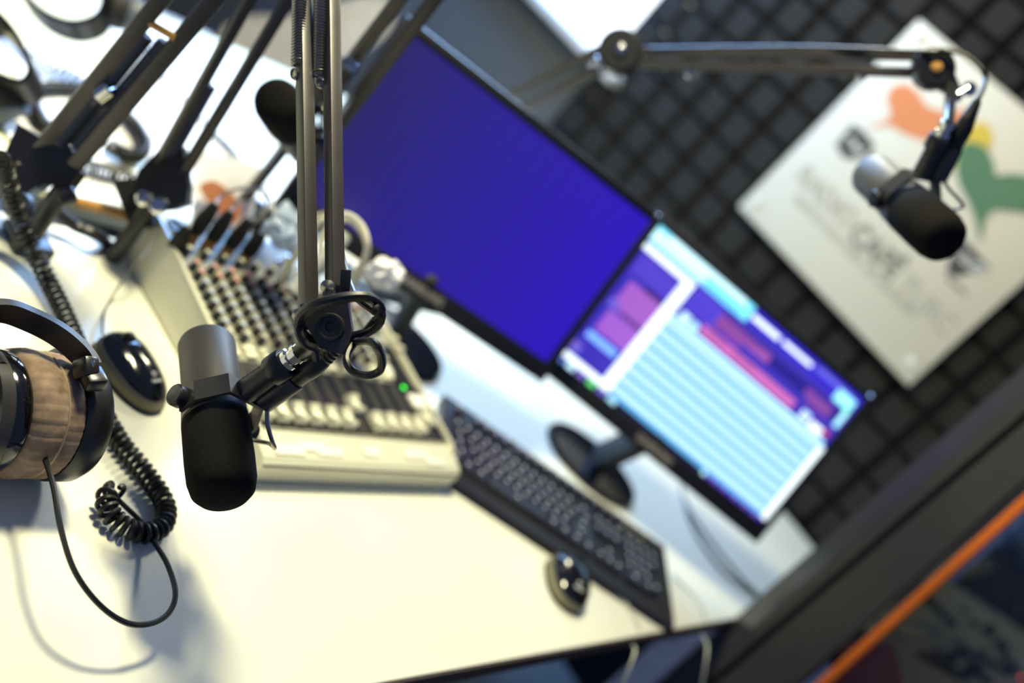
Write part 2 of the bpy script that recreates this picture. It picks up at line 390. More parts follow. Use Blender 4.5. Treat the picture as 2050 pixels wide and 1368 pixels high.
flat([(1860, 340), (1880, 335), (1900, 290), (1930, 265), (1945, 255), (1965, 243), (1983, 258), (1986, 285), (1965, 305), (1930, 310), (1900, 345), (1868, 352)], 'yellow_bird', 'ink yellow', y=2.591)
flat([(1915, 330), (1922, 295), (1945, 284), (1972, 296), (1988, 325), (1995, 350), (2030, 348), (2075, 360), (2100, 395), (2070, 425), (2030, 422), (1990, 420), (1972, 440), (1962, 482), (1953, 440), (1938, 400), (1920, 365)], 'green_bird', 'ink green', y=2.5895)
def text(body, size, o, u, v, m, parent, name='lettering', bold=0, ext=.0005, align='CENTER', sx=1):
    c = bpy.data.curves.new(name, 'FONT'); c.body = body; c.size = size; c.extrude = ext; c.align_x = align; c.align_y = 'CENTER'; c.offset = bold; c.resolution_u = 3
    t = bpy.data.objects.new(name+'_tmp', c); COL.objects.link(t); bpy.context.view_layer.update()
    me = bpy.data.meshes.new_from_object(t.evaluated_get(bpy.context.evaluated_depsgraph_get())); bpy.data.objects.remove(t)
    u, v = V(u).normalized(), V(v).normalized(); nn = u.cross(v)
    W = frame(o, u*sx, v, nn); 
    for q in me.vertices: q.co = WM[parent.name].inverted() @ (W @ q.co)
    me.materials.clear(); me.materials.append(MATS[m]); ob = bpy.data.objects.new(name, me); COL.objects.link(ob); ob.parent = parent; WM[ob.name] = WM[parent.name].copy(); return ob
ty = 2.5915
l0 = ony(1592, 328, ty); l1 = ony(1905, 668, ty); ww = (l1-l0).length; du = (l1-l0)/ww
text('RADIO', .066, l0+du*ww*.21, X_, Z_, 'ink pale', poster, sx=.92)
text('CAFÉ', .070, l0+du*ww*.535, X_, Z_, 'ink grey', poster, bold=.0022, sx=.92)
text('TURC', .066, l0+du*ww*.845, X_, Z_, 'ink pale', poster, sx=.92)
l2 = ony(1575, 360, ty); l3 = ony(1850, 670, ty)
text('RADYO KULTURU VE GÜNDEM', .026, (l2+l3)/2, X_, Z_, 'ink pale', poster, sx=1.12)
# wrapped sweet of the logo, its twisted ends beside the microphone
flat([(1690, 318), (1672, 290), (1706, 248), (1728, 262), (1752, 292), (1738, 312), (1716, 318)], 'sweet_wrapper_end', 'ink dark', 0)
flat([(1752, 312), (1840, 372), (1925, 470), (1900, 490), (1815, 440), (1738, 345)], 'sweet_body', 'ink dark', 4)
flat([(1922, 480), (1938, 486), (1984, 540), (1940, 548), (1915, 556), (1894, 548), (1900, 520)], 'sweet_wrapper_end', 'ink dark', 0)
for px in [[(1692, 282), (1704, 276), (1712, 290), (1722, 300), (1734, 300)], [(1698, 292), (1708, 292), (1714, 304), (1728, 310)], [(1925, 505), (1935, 515), (1945, 528), (1960, 530), (1975, 540)], [(1918, 512), (1930, 525), (1945, 538), (1970, 545)]]:
    MB().tube(smooth_path([ony(x, y, 2.590) for x, y in px], 4), .0022, 5).build('ribbon_line', 'ink white', poster, world=True)
MB().bar(ony(1895, 556, 2.592), ony(1935, 590, 2.592), .008, .001, (0, 1, 0)).build('underline', 'ink grey', poster, world=True)
for x, y in [(1842, 70), (1515, 404), (1825, 727), (2180, 405)]:
    q = ony(x, y, 2.592); MB().lathe([(.003, 0), (.010, .001), (.010, .005), (.004, .008), (.0, .009)], q, (0, -1, 0), 16).build('push_pin', 'pin', poster, world=True)

# ================================================================== monitors
def monitor(center, yaw, tilt, label, screen_m, polys=None, shift=(0, 0)):
    x = V((math.cos(yaw), math.sin(yaw), 0)); n = V((-math.sin(yaw), math.cos(yaw), 0))
    z = V((0, 0, 1))*math.cos(tilt)+n*math.sin(tilt); back = x.cross(z)*-1
    back = z.cross(x)
    if back.dot(n) < 0: back = -back
    W, H = .477, .268*1.03; c = V(center)-z*.004
    base = V((c.x, c.y, 0))+n*.0; base.z = DZ; base = base + n*.045 + V((shift[0], shift[1], 0))
    t = thing('computer_monitor', label, 'monitor', base)
    R = Matrix((x, back, z)).transposed()
    body = MB(); bz = .017; bb = .033
    # bezel as four bars and a back shell
    hh = H+bz+bb; cz = (bz-bb)/2
    bx = MB()
    for sx in (-1, 1): bx.box(c+x*sx*(W/2+bz/2)+z*cz+back*.006, (bz, .016, hh), R, .003)
    bx.box(c+z*(H/2+bz/2)+back*.006, (W, .016, bz), R, .003)
    bx.box(c-z*(H/2+bb/2)+back*.006, (W, .016, bb), R, .003)
    bx.build('bezel', 'bezel', t, world=True)
    MB().box(c+z*cz+back*.026, (W+bz*1.6, .030, hh-.008), R, .008).build('back_shell', 'black plastic', t, world=True)
    if polys is None:
        # lit panel; its frame follows the screen so the drift of brightness runs along it
        me = bpy.data.meshes.new('screen'); me.from_pydata([(-W/2, 0, -H/2), (W/2, 0, -H/2), (W/2, 0, H/2), (-W/2, 0, H/2), (-W/2, .004, -H/2), (W/2, .004, -H/2), (W/2, .004, H/2), (-W/2, .004, H/2)], [], [[0, 1, 2, 3], [7, 6, 5, 4]])
        me.materials.append(MATS[screen_m]); o = bpy.data.objects.new('screen', me); COL.objects.link(o); o.parent = t; o.matrix_local = WM[t.name].inverted() @ frame(c, x, back, z)
    else:
        vs, fs, cs = [], [], []
        for i, (q, col) in enumerate(polys):
            k = len(vs)
            vs += [c + x*((u-.5)*.477) + z*((.5-v_)*.268+.004) - back*(.00004*i) for u, v_ in q]; fs.append(list(range(k, k+len(q)))[::-1]); cs.append(col)
        I = WM[t.name].inverted(); me = bpy.data.meshes.new('screen'); me.from_pydata([tuple(I @ p) for p in vs], [], fs)
        ca = me.color_attributes.new('Col', 'FLOAT_COLOR', 'CORNER')
        for p, col in zip(me.polygons, cs):
            for li in p.loop_indices: ca.data[li].color = tuple(k if col[1] > 155 else k/1.7 for k in lin(col))+(1,)
        me.materials.append(MATS[screen_m]); o = bpy.data.objects.new('screen', me); COL.objects.link(o); o.parent = t
    MB().box(c-z*(H/2+bb*.55)-back*.0028, (.001, .001, .001), R).build('power_mark', 'bezel text', t, world=True)
    text('SAMSUNG', .017, c-z*(H/2+bb*.5)-back*.0026, x, z, 'bezel text', t, 'brand_lettering', bold=.0006)
    # stand: neck and oval foot
    lo = c-z*(H/2+bb)+back*.02
    MB().bar(V((base.x, base.y, DZ+.012)), lo+z*.06, .075, .022, x, .006).build('stand_neck', 'matte black', t, world=True)
    f = MB().lathe([(.0, .0), (.100, .0), (.104, .005), (.100, .011), (.06, .015), (0, .016)], (0, 0, 0), (0, 0, 1), 40)
    f.v = [base + x*p.x + n*p.y*.88 + V((0, 0, p.z)) for p in f.v]
    f.build('stand_base', 'stand black', t, world=True)
    MB().lathe([(.0, 0), (.004, .0), (.003, .003), (0, .004)], c+x*(W/2+.004)+z*(H/2+.012)-back*.003, -back, 10).build('corner_stud', 'chrome', t, world=True)
    return t
monitor((-.968, 1.368, DZ+.293), .9558, .2659, 'black monitor showing a plain deep blue screen', 'blue screen', None, (.02, .045))
R4 = lambda u0, v0, u1, v1: [(u0, v0), (u1, v0), (u1, v1), (u0, v1)]
W_ = (240, 253, 255); CY = (84, 160, 214); IN = (66, 52, 196)
pol = [(R4(-.0, -.03, 1, 1.045), (20, 14, 60)), (R4(0, -.02, 1, 1.0), IN)]
pol += [(R4(.0, -.015, .46, .11), (120, 222, 250)), (R4(0, .02, .25, .10), (190, 244, 255)), (R4(.06, .0, .42, .035), (205, 246, 255)), (R4(.25, .075, .43, .10), (96, 190, 245)),
        (R4(.46, -.015, 1, .10), (52, 34, 222)), (R4(.47, .035, .60, .068), W_), (R4(.62, .035, .76, .062), W_), (R4(.78, .02, .96, .05), (120, 120, 250)), (R4(.90, .04, .985, .12), (150, 236, 245)), (R4(.96, .10, .985, .135), (90, 220, 130))]
pol += [(R4(.0, .13, .22, .17), W_), (R4(.19, .13, .235, 1.0), W_)]
pol += [(R4(.02, .19, .19, .33), (98, 76, 224)), (R4(.10, .34, .19, .38), (40, 24, 110)), (R4(.045, .37, .19, .56), (188, 112, 226)), (R4(.10, .555, .19, .585), (90, 50, 150)), (R4(.05, .585, .19, .74), (176, 104, 226)), (R4(.03, .52, .07, .575), (120, 110, 235)), (R4(.04, .765, .17, .81), (120, 170, 250)), (R4(.02, .87, .06, .93), (130, 110, 230)), (R4(0, .955, .2, .995), W_)]
for i in range(9): pol.append((R4(.02+.002*i, .195+.0155*i, .185, .200+.0155*i), (76, 54, 206)))
for i in range(12): pol.append((R4(.05, .375+.0155*i, .185, .380+.0155*i), (160, 88, 200)))
pol += [(R4(.245, .13, .375, .285), (88, 68, 226)), (R4(.385, .145, .975, .225), (36, 22, 150)), (R4(.375, .165, .62, .225), (176, 92, 190)), (R4(.375, .225, .50, .255), (160, 84, 190)), (R4(.80, .17, .93, .215), (150, 80, 180)), (R4(.82, .215, .93, .25), (130, 70, 170))]
for i in range(8): pol.append((R4(.38, .17+.0095*i, .60-.02*i, .173+.0095*i), (70, 36, 130)))
pol += [(R4(.25, .295, .99, .355), (64, 40, 190)), (R4(.35, .285, .80, .345), (232, 122, 206)), (R4(.37, .30, .46, .308), (70, 30, 90)), (R4(.50, .30, .60, .308), (90, 40, 110)), (R4(.26, .305, .30, .36), (190, 230, 250)), (R4(.31, .31, .34, .36), (170, 220, 250)), (R4(.84, .29, .88, .35), (190, 220, 255)), (R4(.89, .31, .95, .36), (235, 245, 250)), (R4(.955, .30, .975, .34), (240, 80, 50)), (R4(.965, .12, .985, .25), (170, 240, 255))]
pol += [(R4(.235, .37, .985, 1.0), CY)]
for i in range(8): pol.append((R4(.235, .400+.075*i, .97, .443+.075*i), (176, 214, 228)))
pol += [(R4(.975, .40, 1.0, 1.0), W_), (R4(.235, .365, .98, .385), (200, 248, 255))]
for i, cl in enumerate([(110, 150, 250), (190, 235, 255), (140, 120, 235), (90, 215, 120), (120, 110, 240), (170, 225, 250)]): pol.append((R4(.005+.048*i, 1.005, .040+.048*i, 1.035), cl))
for i in range(12): pol.append((R4(.69+.025*i, .998, .708+.025*i, 1.022), [(190, 240, 255), (120, 70, 240), (150, 90, 250), (90, 60, 235)][min(i, 1) if i < 2 else 2+i % 2]))
monitor((-.68, 1.793, DZ+.285), .728, .3133, 'black monitor showing a bright playout program with cyan list', 'lit screen', pol, (-.02, -.018))

# ================================================================== mixing console
MX0 = V((-.680, .940, DZ)); mu, mv, mw = V((0, 1, 0)), V((-1, 0, 0)), V((0, 0, 1)); MW = .379
mixer = thing('mixing_console', 'cream mixing console with rows of knobs and white faders on the desk', 'mixing console', MX0+mv*.18+mu*MW/2)
def mp(u, v, w_): return MX0+mu*u+mv*v+mw*w_
TH = math.atan2(.029, .354)
pn = (mw*math.cos(TH)-mv*math.sin(TH)).normalized(); pv = (mv*math.cos(TH)+mw*math.sin(TH)).normalized()
def pp(u, v, h=0): return mp(u, .022, .046)+mu*0+pv*(v-.022)+mu*u*1-mu*0+pn*h - mu*0
def pp(u, v, h=0): return MX0+mu*u+mv*.022+mw*.046+pv*(v-.022)+pn*h
prof = [(-.018, .003), (-.021, .030), (-.019, .033), (-.016, .0345), (-.012, .038), (.020, .0455), (.376, .0745), (.384, .072), (.390, .060), (.384, .003)]
MB().prism(prof, MX0, mv, mw, mu*MW).build('chassis', 'mixer white', mixer, world=True, smooth=25)
tag(MB().prism([(-.0215, .0305), (-.0215, .0325), (-.0195, .0325), (-.0195, .0305)], MX0, mv, mw, mu*MW).build('front_groove', 'fader black', mixer, world=True), label='dark seam line')
for u in (0, MW-.006):
    MB().prism([(.015, .0435), (.376, .0745), (.376, .082), (.02, .052), (.01, .046)], MX0+mu*u, mv, mw, mu*.006).build('side_cheek', 'mixer white', mixer, world=True)
RP = Matrix((mu, pv, pn)).transposed()
MB().box(pp(MW/2, .199, .0008), (MW-.014, .348, .0016), RP).build('control_panel', 'mixer panel', mixer, world=True)
MB().box(pp(MW/2, .078, .0012), (MW-.016, .100, .002), RP).build('fader_bed', 'fader black', mixer, world=True)
MB().box(pp(.345, .165, .0012), (.045, .080, .002), RP).build('meter_panel', 'fader black', mixer, world=True)
for k in range(11):
    MB().box(pp(.345, .132+k*.0066, .0026), (.036, .0022, .001), RP).build('meter_segment', 'knob', mixer, world=True)
NCH = 12; cu = [.020+.0292*i for i in range(NCH)]
def dup(src, delta):
    o = src.copy(); COL.objects.link(o); o.parent = mixer; o.location = src.location+delta
    for ch in src.children:
        d = ch.copy(); COL.objects.link(d); d.parent = o
    return o
sl = None
for i in range(NCH):
    for s_ in (-.0035, .0035):
        if sl is None: sl = MB().box(pp(cu[0]+s_, .078, .0024), (.0012, .092, .001), RP).build('fader_track', 'fader slot', mixer, world=True); s0 = s_
        else: dup(sl, mu*(cu[i]-cu[0]+s_-s0))
# fader caps, saddle shaped
fpos = [.047]*NCH; fpos[6] = .072; fpos[7] = .046; fpos[11] = .062
cap = None
for i in range(NCH):
    if cap is None:
        cp = [(-.0145, .002), (-.0145, .013), (-.011, .0165), (-.005, .0115), (.005, .0115), (.011, .0165), (.0145, .013), (.0145, .002)]
        cap = MB().prism(cp, pp(cu[0]-.0078, fpos[0], .001), pv, pn, mu*.0156).build('fader_cap', 'cream button', mixer, world=True, smooth=20)
    else: dup(cap, mu*(cu[i]-cu[0])+pv*(fpos[i]-fpos[0]))
# buttons between faders and knobs
bt = None
for r, v in enumerate((.136, .147)):
    for i in range(NCH-1):
        if bt is None: bt = MB().box(pp(cu[0], v, .004), (.017, .009, .008), RP, .0016).build('button', 'cream button', mixer, world=True)
        else: dup(bt, mu*(cu[i]-cu[0])+pv*(v-.136))
# rotary knobs
rows = [(.163, 'cap grey'), (.179, 'cap blue'), (.195, 'cap blue'), (.211, 'cap blue'), (.227, 'cap blue'), (.243, 'cap blue'), (.261, 'cap red'), (.277, 'cap red'), (.302, 'cap white')]
ks = {}
for v, cm in rows:
    for i in range(NCH):
        if v < .215 and i > 10: continue
        if v > .29 and i > 9: continue
        if cm not in ks:
            c0 = pp(cu[i], v, .0016); k0 = MB().lathe([(.0062, 0), (.0060, .003), (.0050, .0045), (.0046, .013), (.0040, .0138), (0, .014)], c0, pn, 12).build('knob', 'knob', mixer, world=True)
            MB().lathe([(.0044, .0), (.0042, .001), (.0, .0018)], c0+pn*.0136, pn, 10).build('knob_cap', cm, k0, world=True); ks[cm] = (k0, i, v)
        else:
            k0, i0, v0 = ks[cm]; dup(k0, mu*(cu[i]-cu[i0])+pv*(v-v0))
# output sockets and chrome buttons
for i, (u, v) in enumerate([(.20, .330), (.222, .330), (.244, .330), (.215, .318), (.238, .318), (.228, .345), (.262, .318), (.285, .300), (.31, .300)]):
    MB().lathe([(.005, 0), (.005, .006), (.003, .0065), (.003, .003), (0, .003)], pp(u, v, .0016), pn, 12).build('jack_socket', 'chrome', mixer, world=True)
MB().lathe([(.014, 0), (.014, .004), (.011, .004), (.010, .001), (0, .001)], pp(.028, .352, .0016), pn, 20).build('panel_socket', 'fader black', mixer, world=True)
for (u, v, w_, h_) in [(.045, -.002, .05, .014), (.085, .004, .05, .012), (.115, -.001, .045, .012), (.195, .003, .030, .013), (.290, .004, .055, .013), (.325, -.006, .035, .010)]:
    c = mp(u, v, .0385+(v+.012)*.234+.0012); MB().box(c, (w_, h_, .0006), Matrix((mu, (mv*.97+mw*.23).normalized(), (mw*.97-mv*.23).normalized())).transposed()).build('label_tape', 'label paper', mixer, world=True)
MB().box(pp(.352, .096, .004), (.034, .024, .006), RP, .001).build('label_block', 'label paper', mixer, world=True)
MB().box(pp(.318, .150, .005), (.012, .022, .008), RP, .002).build('label_block', 'label paper', mixer, world=True)
MB().lathe([(.003, 0), (.003, .002), (0, .003)], pp(.338, .122, .002), pn, 10).build('indicator_light', 'green light', mixer, world=True)
for v in (.215, .196): MB().lathe([(.004, 0), (.006, .003), (.004, .006), (0, .007)], pp(MW-.003, v, .006), pn, 12).build('cheek_screw', 'mixer white', mixer, world=True)

# plugs and leads in the back of the console
plug_px = [(388, 468, 432, 408), (422, 482, 462, 424), (458, 496, 500, 440), (492, 512, 532, 456), (345, 500, 378, 455)]
names = ['leftmost tan plug with black boot at the console back', 'second tan plug with black boot at the console back', 'third tan plug with black boot at the console back', 'fourth tan plug with black boot beside the crumpled wrap', 'short tan plug lying by the corner socket of the console']
wire_px = [[(440, 396), (470, 380), (510, 378), (540, 395), (555, 440), (600, 436), (660, 425)], [(470, 412), (490, 385), (520, 380), (535, 410), (520, 438), (490, 450)], [(508, 428), (540, 420), (580, 440), (640, 432)], [(540, 446), (570, 438), (620, 442), (680, 430)], [(384, 446), (395, 430), (402, 420)]]
for i, (x0, y0, x1, y1) in enumerate(plug_px):
    a = pp(.035+.0292*i if i < 4 else .02, .338, .002); D = (a-CAM).dot(FWD)
    a = P(x0-16, y0+26, D+.0); b = P(x0+4, y0-4, D-.018); c = P(x1, y1, D-.040)
    t = thing('audio_plug', names[i], 'plug', a, group='plugs at the console back')
    d1 = (b-a).normalized()
    MB().cyl(a, b, .0085, .009, 16, .001).build('plug_body', 'brass', t, world=True)
    MB().lathe([(.0095, 0), (.0105, .004), (.0105, .022), (.007, (c-b).length-.004), (.004, (c-b).length)], b, c-b, 14).build('boot', 'matte black', t, world=True)
    MB().tube(smooth_path([c]+[P(x, y, D+.02) for x, y in wire_px[i]], 6), .0022, 6).build('lead', 'white cable', t, world=True)
tag(MB().tube(smooth_path([P(x, y, d) for x, y, d in [(560, 560, 1.5), (600, 500, 1.45), (640, 445, 1.42), (690, 430, 1.42), (722, 450, 1.42), (735, 490, 1.42), (724, 530, 1.44), (690, 560, 1.46), (650, 540, 1.46), (642, 490, 1.46), (664, 450, 1.46), (700, 440, 1.47), (728, 470, 1.47), (735, 505, 1.48), (722, 545, 1.5), (700, 580, 1.5)]], 8), .0045, 8).build('white_cable_loop', 'white cable'), 'coiled thick white cable looped over the console back corner', 'cable')
tag(MB().tube(smooth_path([P(x, y, d) for x, y, d in [(590, 585, 1.42), (625, 545, 1.42), (660, 508, 1.42), (690, 470, 1.43)]], 6), .0105, 10).build('rolled_cable_sleeve', 'pale cable'), 'pale sleeve of bundled leads lying across the console knobs', 'cable')
def crumple(c, sx, sy, sz, seed, name, m, label, cat):
    bm = bmesh.new(); bmesh.ops.create_icosphere(bm, subdivisions=3, radius=1); rnd = random.Random(seed)
    for q in bm.verts:
        k = 1+.28*math.sin(q.co.x*7+seed)*math.sin(q.co.y*6+seed*2)+.2*(rnd.random()-.5); q.co = V((q.co.x*k*sx, q.co.y*k*sy, q.co.z*k*sz))
    bm.verts.index_update()
    b = MB().add([V(c)+q.co for q in bm.verts], [[q.index for q in f.verts] for f in bm.faces]); bm.free()
    return tag(b.build(name, m, smooth=0), label, cat)
crumple(P(582, 462, 1.50), .034, .034, .026, 3, 'crumpled_wrap', 'clear wrap', 'crumpled clear plastic wrap glinting behind the console plugs', 'wrapping')
crumple(P(770, 548, 1.52), .021, .030, .020, 5, 'paper_tissue', 'paper', 'crumpled white tissue between console corner and blue monitor', 'tissue')

# ================================================================== keyboard
ky = .8616; kx = V((math.cos(ky), math.sin(ky), 0)); kn = V((-kx.y, kx.x, 0)); kf = V((-.690, 1.306, DZ)); KW, KD = .472, .182
kb = thing('keyboard', 'black full size keyboard between the console and the bright monitor', 'keyboard', kf+kx*KW/2+kn*KD/2)
tk = math.atan2(.016, KD); kv = (kn*math.cos(tk)+V((0, 0, 1))*math.sin(tk)).normalized(); kz = kx.cross(kv).normalized(); RK = Matrix((kx, kv, kz)).transposed()
MB().prism([(0, .002), (-.006, .006), (-.003, .013), (.02, .017), (KD, .033), (KD+.003, .028), (KD, .012), (.02, .002)], kf, kn, V((0, 0, 1)), kx*KW).build('case', 'key base', kb, world=True, smooth=25)
def kp(u, v, h=0): return kf+V((0, 0, .0155))+kx*u+kv*v+kz*h
U = .0188; layout = []
x0 = .016
def rowk(v, widths, xs=x0):
    x = xs
    for w_ in widths:
        if w_ > 0: layout.append((x+w_*U/2, v, w_))
        x += abs(w_)*U
rv = [.037+.0208*i for i in range(5)]
rowk(rv[0], [1.25, 1.25, 1.25, 6.25, 1.25, 1.25, 1.25, 1.25]); rowk(rv[1], [2.25]+[1]*10+[2.75]); rowk(rv[2], [1.75]+[1]*11+[2.25]); rowk(rv[3], [1.5]+[1]*12+[1.5]); rowk(rv[4], [1]*13+[2])
rowk(.160, [1, -1, 1, 1, 1, 1, -.5, 1, 1, 1, 1, -.5, 1, 1, 1, 1])
xs = x0+15.25*U
rowk(rv[0], [1, 1, 1], xs); rowk(rv[1], [-1, 1], xs); rowk(rv[3], [1, 1, 1], xs); rowk(rv[4], [1, 1, 1], xs); rowk(.160, [1, 1, 1], xs)
xn = x0+18.6*U
rowk(rv[0], [2, 1], xn); rowk(rv[1], [1, 1, 1], xn); rowk(rv[2], [1, 1, 1], xn); rowk(rv[3], [1, 1, 1, 1], xn); rowk(rv[4], [1, 1, 1, 1], xn)
layout.append((xn+3.5*U, rv[0]+.009, 1))
keys = {}
for u, v, w_ in layout:
    if w_ not in keys:
        kw = w_*U-.0022; kd = .0208-.0022; b = MB(); h = .0085
        q = [(-kw/2, -kd/2, 0), (kw/2, -kd/2, 0), (kw/2, kd/2, 0), (-kw/2, kd/2, 0), (-kw/2+.002, -kd/2+.0018, h), (kw/2-.002, -kd/2+.0018, h), (kw/2-.002, kd/2-.0012, h+.001), (-kw/2+.002, kd/2-.0012, h+.001)]
        b.add([WM[kb.name].inverted() @ kp(0, 0, 0) + RK @ V(p) for p in q], [[3, 2, 1, 0], [4, 5, 6, 7], [0, 1, 5, 4], [1, 2, 6, 5], [2, 3, 7, 6], [3, 0, 4, 7]])
        k0 = b.build('key', 'key', kb, smooth=0); keys[w_] = k0; k0.location = kx*u+kv*v
        lg = MB().add([WM[kb.name].inverted() @ kp(0, 0, 0) + RK @ V(p) for p in [(-.0035, .0, h+.0009), (.0005, .0, h+.0009), (.0005, .0045, h+.0013), (-.0035, .0045, h+.0013)]], [[0, 1, 2, 3]])
        l0_ = lg.build('key_legend', 'key print', k0, smooth=0)
    else:
        s = keys[w_]; o = s.copy(); COL.objects.link(o); o.parent = kb; o.location = kx*u+kv*v
        d = s.children[0].copy(); COL.objects.link(d); d.parent = o
for i in range(3): MB().lathe([(.0025, 0), (.0025, .001), (0, .0015)], kp(xn+(.5+i*1.1)*U, .160, .001), kz, 8).build('status_light', 'cap white', kb, world=True)

# ================================================================== mice
def mouse(center, ang, label, L=.112, Wd=.068, H=.038, logo=True):
    h = V((math.cos(ang), math.sin(ang), 0)); s = V((-h.y, h.x, 0)); c = V(center)
    t = thing('computer_mouse', label, 'mouse', c, M=frame(c, h, s, (0, 0, 1)))
    def shell(k0, k1, z0, z1, nu=20, nv=32, dome=True):
        b = MB(); vs = []; fs = []
        for j in range(nu+1):
            f = j/nu; ph = f*PI/2; rr = k0+(k1-k0)*f if not dome else math.cos(ph); zz = z0+(z1-z0)*(f if not dome else math.sin(ph))
            for i in range(nv):
                a = 2*PI*i/nv; cx = math.cos(a); cy = math.sin(a)
                wid = Wd/2*(1-.10*cx)*(1 if cx > -.2 else 1); ex = 2/2.5
                x = L/2*(abs(cx)**ex)*(1 if cx > 0 else -1); y = wid*(abs(cy)**ex)*(1 if cy > 0 else -1)
                if dome: zz_ = zz*(1-.18*(x*rr/(L/2)))
                else: zz_ = zz
                vs.append((x*rr*(k0 if dome else 1), y*rr*(k0 if dome else 1), zz_))
        for j in range(nu):
            for i in range(nv): fs.append([j*nv+i, j*nv+(i+1) % nv, (j+1)*nv+(i+1) % nv, (j+1)*nv+i])
        fs.append(list(range(nv))[::-1]); fs.append([nu*nv+i for i in range(nv)])
        return b.add(vs, fs)
    shell(.98, 1.0, .0005, .006, 3, dome=False).build('foot', 'matte black', t)
    shell(.99, .955, .006, .0145, 3, dome=False).build('skirt', 'mouse skirt', t)
    shell(.955, 0, .0145, H*.93).build('side_shell', 'mouse side', t)
    sh = shell(.93, 0, .0165, H*1.0); sh.build('top_shell', 'gloss black', t)
    w_ = MB().cyl((-.030, -.004, H*.98), (-.030, .004, H*.98), .007, None, 18, .001); w_.build('scroll_wheel', 'rubber', t)
    if logo:
        zz = H*.985
        A = WM[t.name] @ V((.024, .004, zz-.0035)); u_ = s*1.0; v_ = (-h+V((0, 0, .41))).normalized()
        text('logitech', .0048, WM[t.name] @ V((.031, .001, .0312)), u_, v_, 'print white', t, 'brand_lettering', ext=.0008, bold=.0001)
        cpt = WM[t.name] @ V((.0235, .000, .0345)); ring = []
        for i in range(9): a = PI*.35+i/8*PI*1.35; ring.append(cpt+u_*math.cos(a)*.0026+v_*math.sin(a)*.0026)
        MB().tube(ring, .0009, 6).build('brand_emblem', 'print white', t, world=True)
        MB().lathe([(.0, 0), (.0013, .0004), (0, .0008)], cpt+u_*.0035+v_*.0008, (0, 0, 1), 8).build('brand_emblem', 'print white', t, world=True)
    return t
m0, m1_ = onz(196, 678, DZ), onz(300, 815, DZ)
a0 = math.atan2(m1_.y-m0.y, m1_.x-m0.x)
mouse((onz(253, 760, DZ)), a0, 'glossy black mouse with white lettering on the desk by the headphones')
n0, n1 = onz(1112, 1112, DZ), onz(1142, 1205, DZ)
mouse(onz(1127, 1178, DZ), -.74, 'black mouse in front of the keyboard, near the desk edge', L=.106, Wd=.072, H=.038)
tag(MB().tube(smooth_path([onz(205, 668, DZ+.012), onz(208, 630, DZ+.012), onz(222, 598, DZ+.012), onz(248, 560, DZ+.03), onz(280, 520, DZ+.06), P(307, 484, 1.435), P(322, 462, 1.44)], 8), .0016, 6).build('mouse_cable', 'grey cable'), 'thin grey mouse lead rising over the console side cheek', 'cable')
tag(MB().tube(smooth_path([onz(1158, 1132, DZ+.012), onz(1172, 1152, DZ+.004), onz(1215, 1176, DZ+.003), onz(1258, 1216, DZ+.003), onz(1279, 1258, DZ+.003), V((onz(1281, 1268, DZ).x+.004, onz(1281, 1268, DZ).y, DZ-.02)), P(1270, 1310, 1.62), P(1235, 1400, 1.62)], 8), .0018, 6).build('mouse_cable', 'pale cable'), 'thin pale mouse lead dropping over the desk edge near the keyboard corner', 'cable')
tag(MB().tube(smooth_path([onz(1346, 1150, DZ+.010), onz(1362, 1168, DZ+.003), onz(1392, 1198, DZ+.003), onz(1412, 1238, DZ+.003), V((onz(1418, 1250, DZ).x+.004, onz(1418, 1250, DZ).y, DZ-.02)), P(1416, 1300, 1.78), P(1400, 1400, 1.78)], 8), .0018, 6).build('keyboard_cable', 'pale cable'), 'thin pale keyboard lead dropping over the desk edge by the window frame', 'cable')
for pts, lb in [([(1363, 971), (1380, 1038), (1416, 1104), (1458, 1152), (1527, 1202)], 'outer grey monitor lead curving over the desk under the bright screen'), ([(1369, 999), (1391, 1040), (1444, 1110), (1500, 1174), (1538, 1207)], 'inner grey monitor lead running to the booth window frame')]:
    tag(MB().tube(smooth_path([onz(x, y, DZ+.0045) for x, y in pts], 8), .0033, 8).build('monitor_cable', 'grey cable'), lb, 'cable')

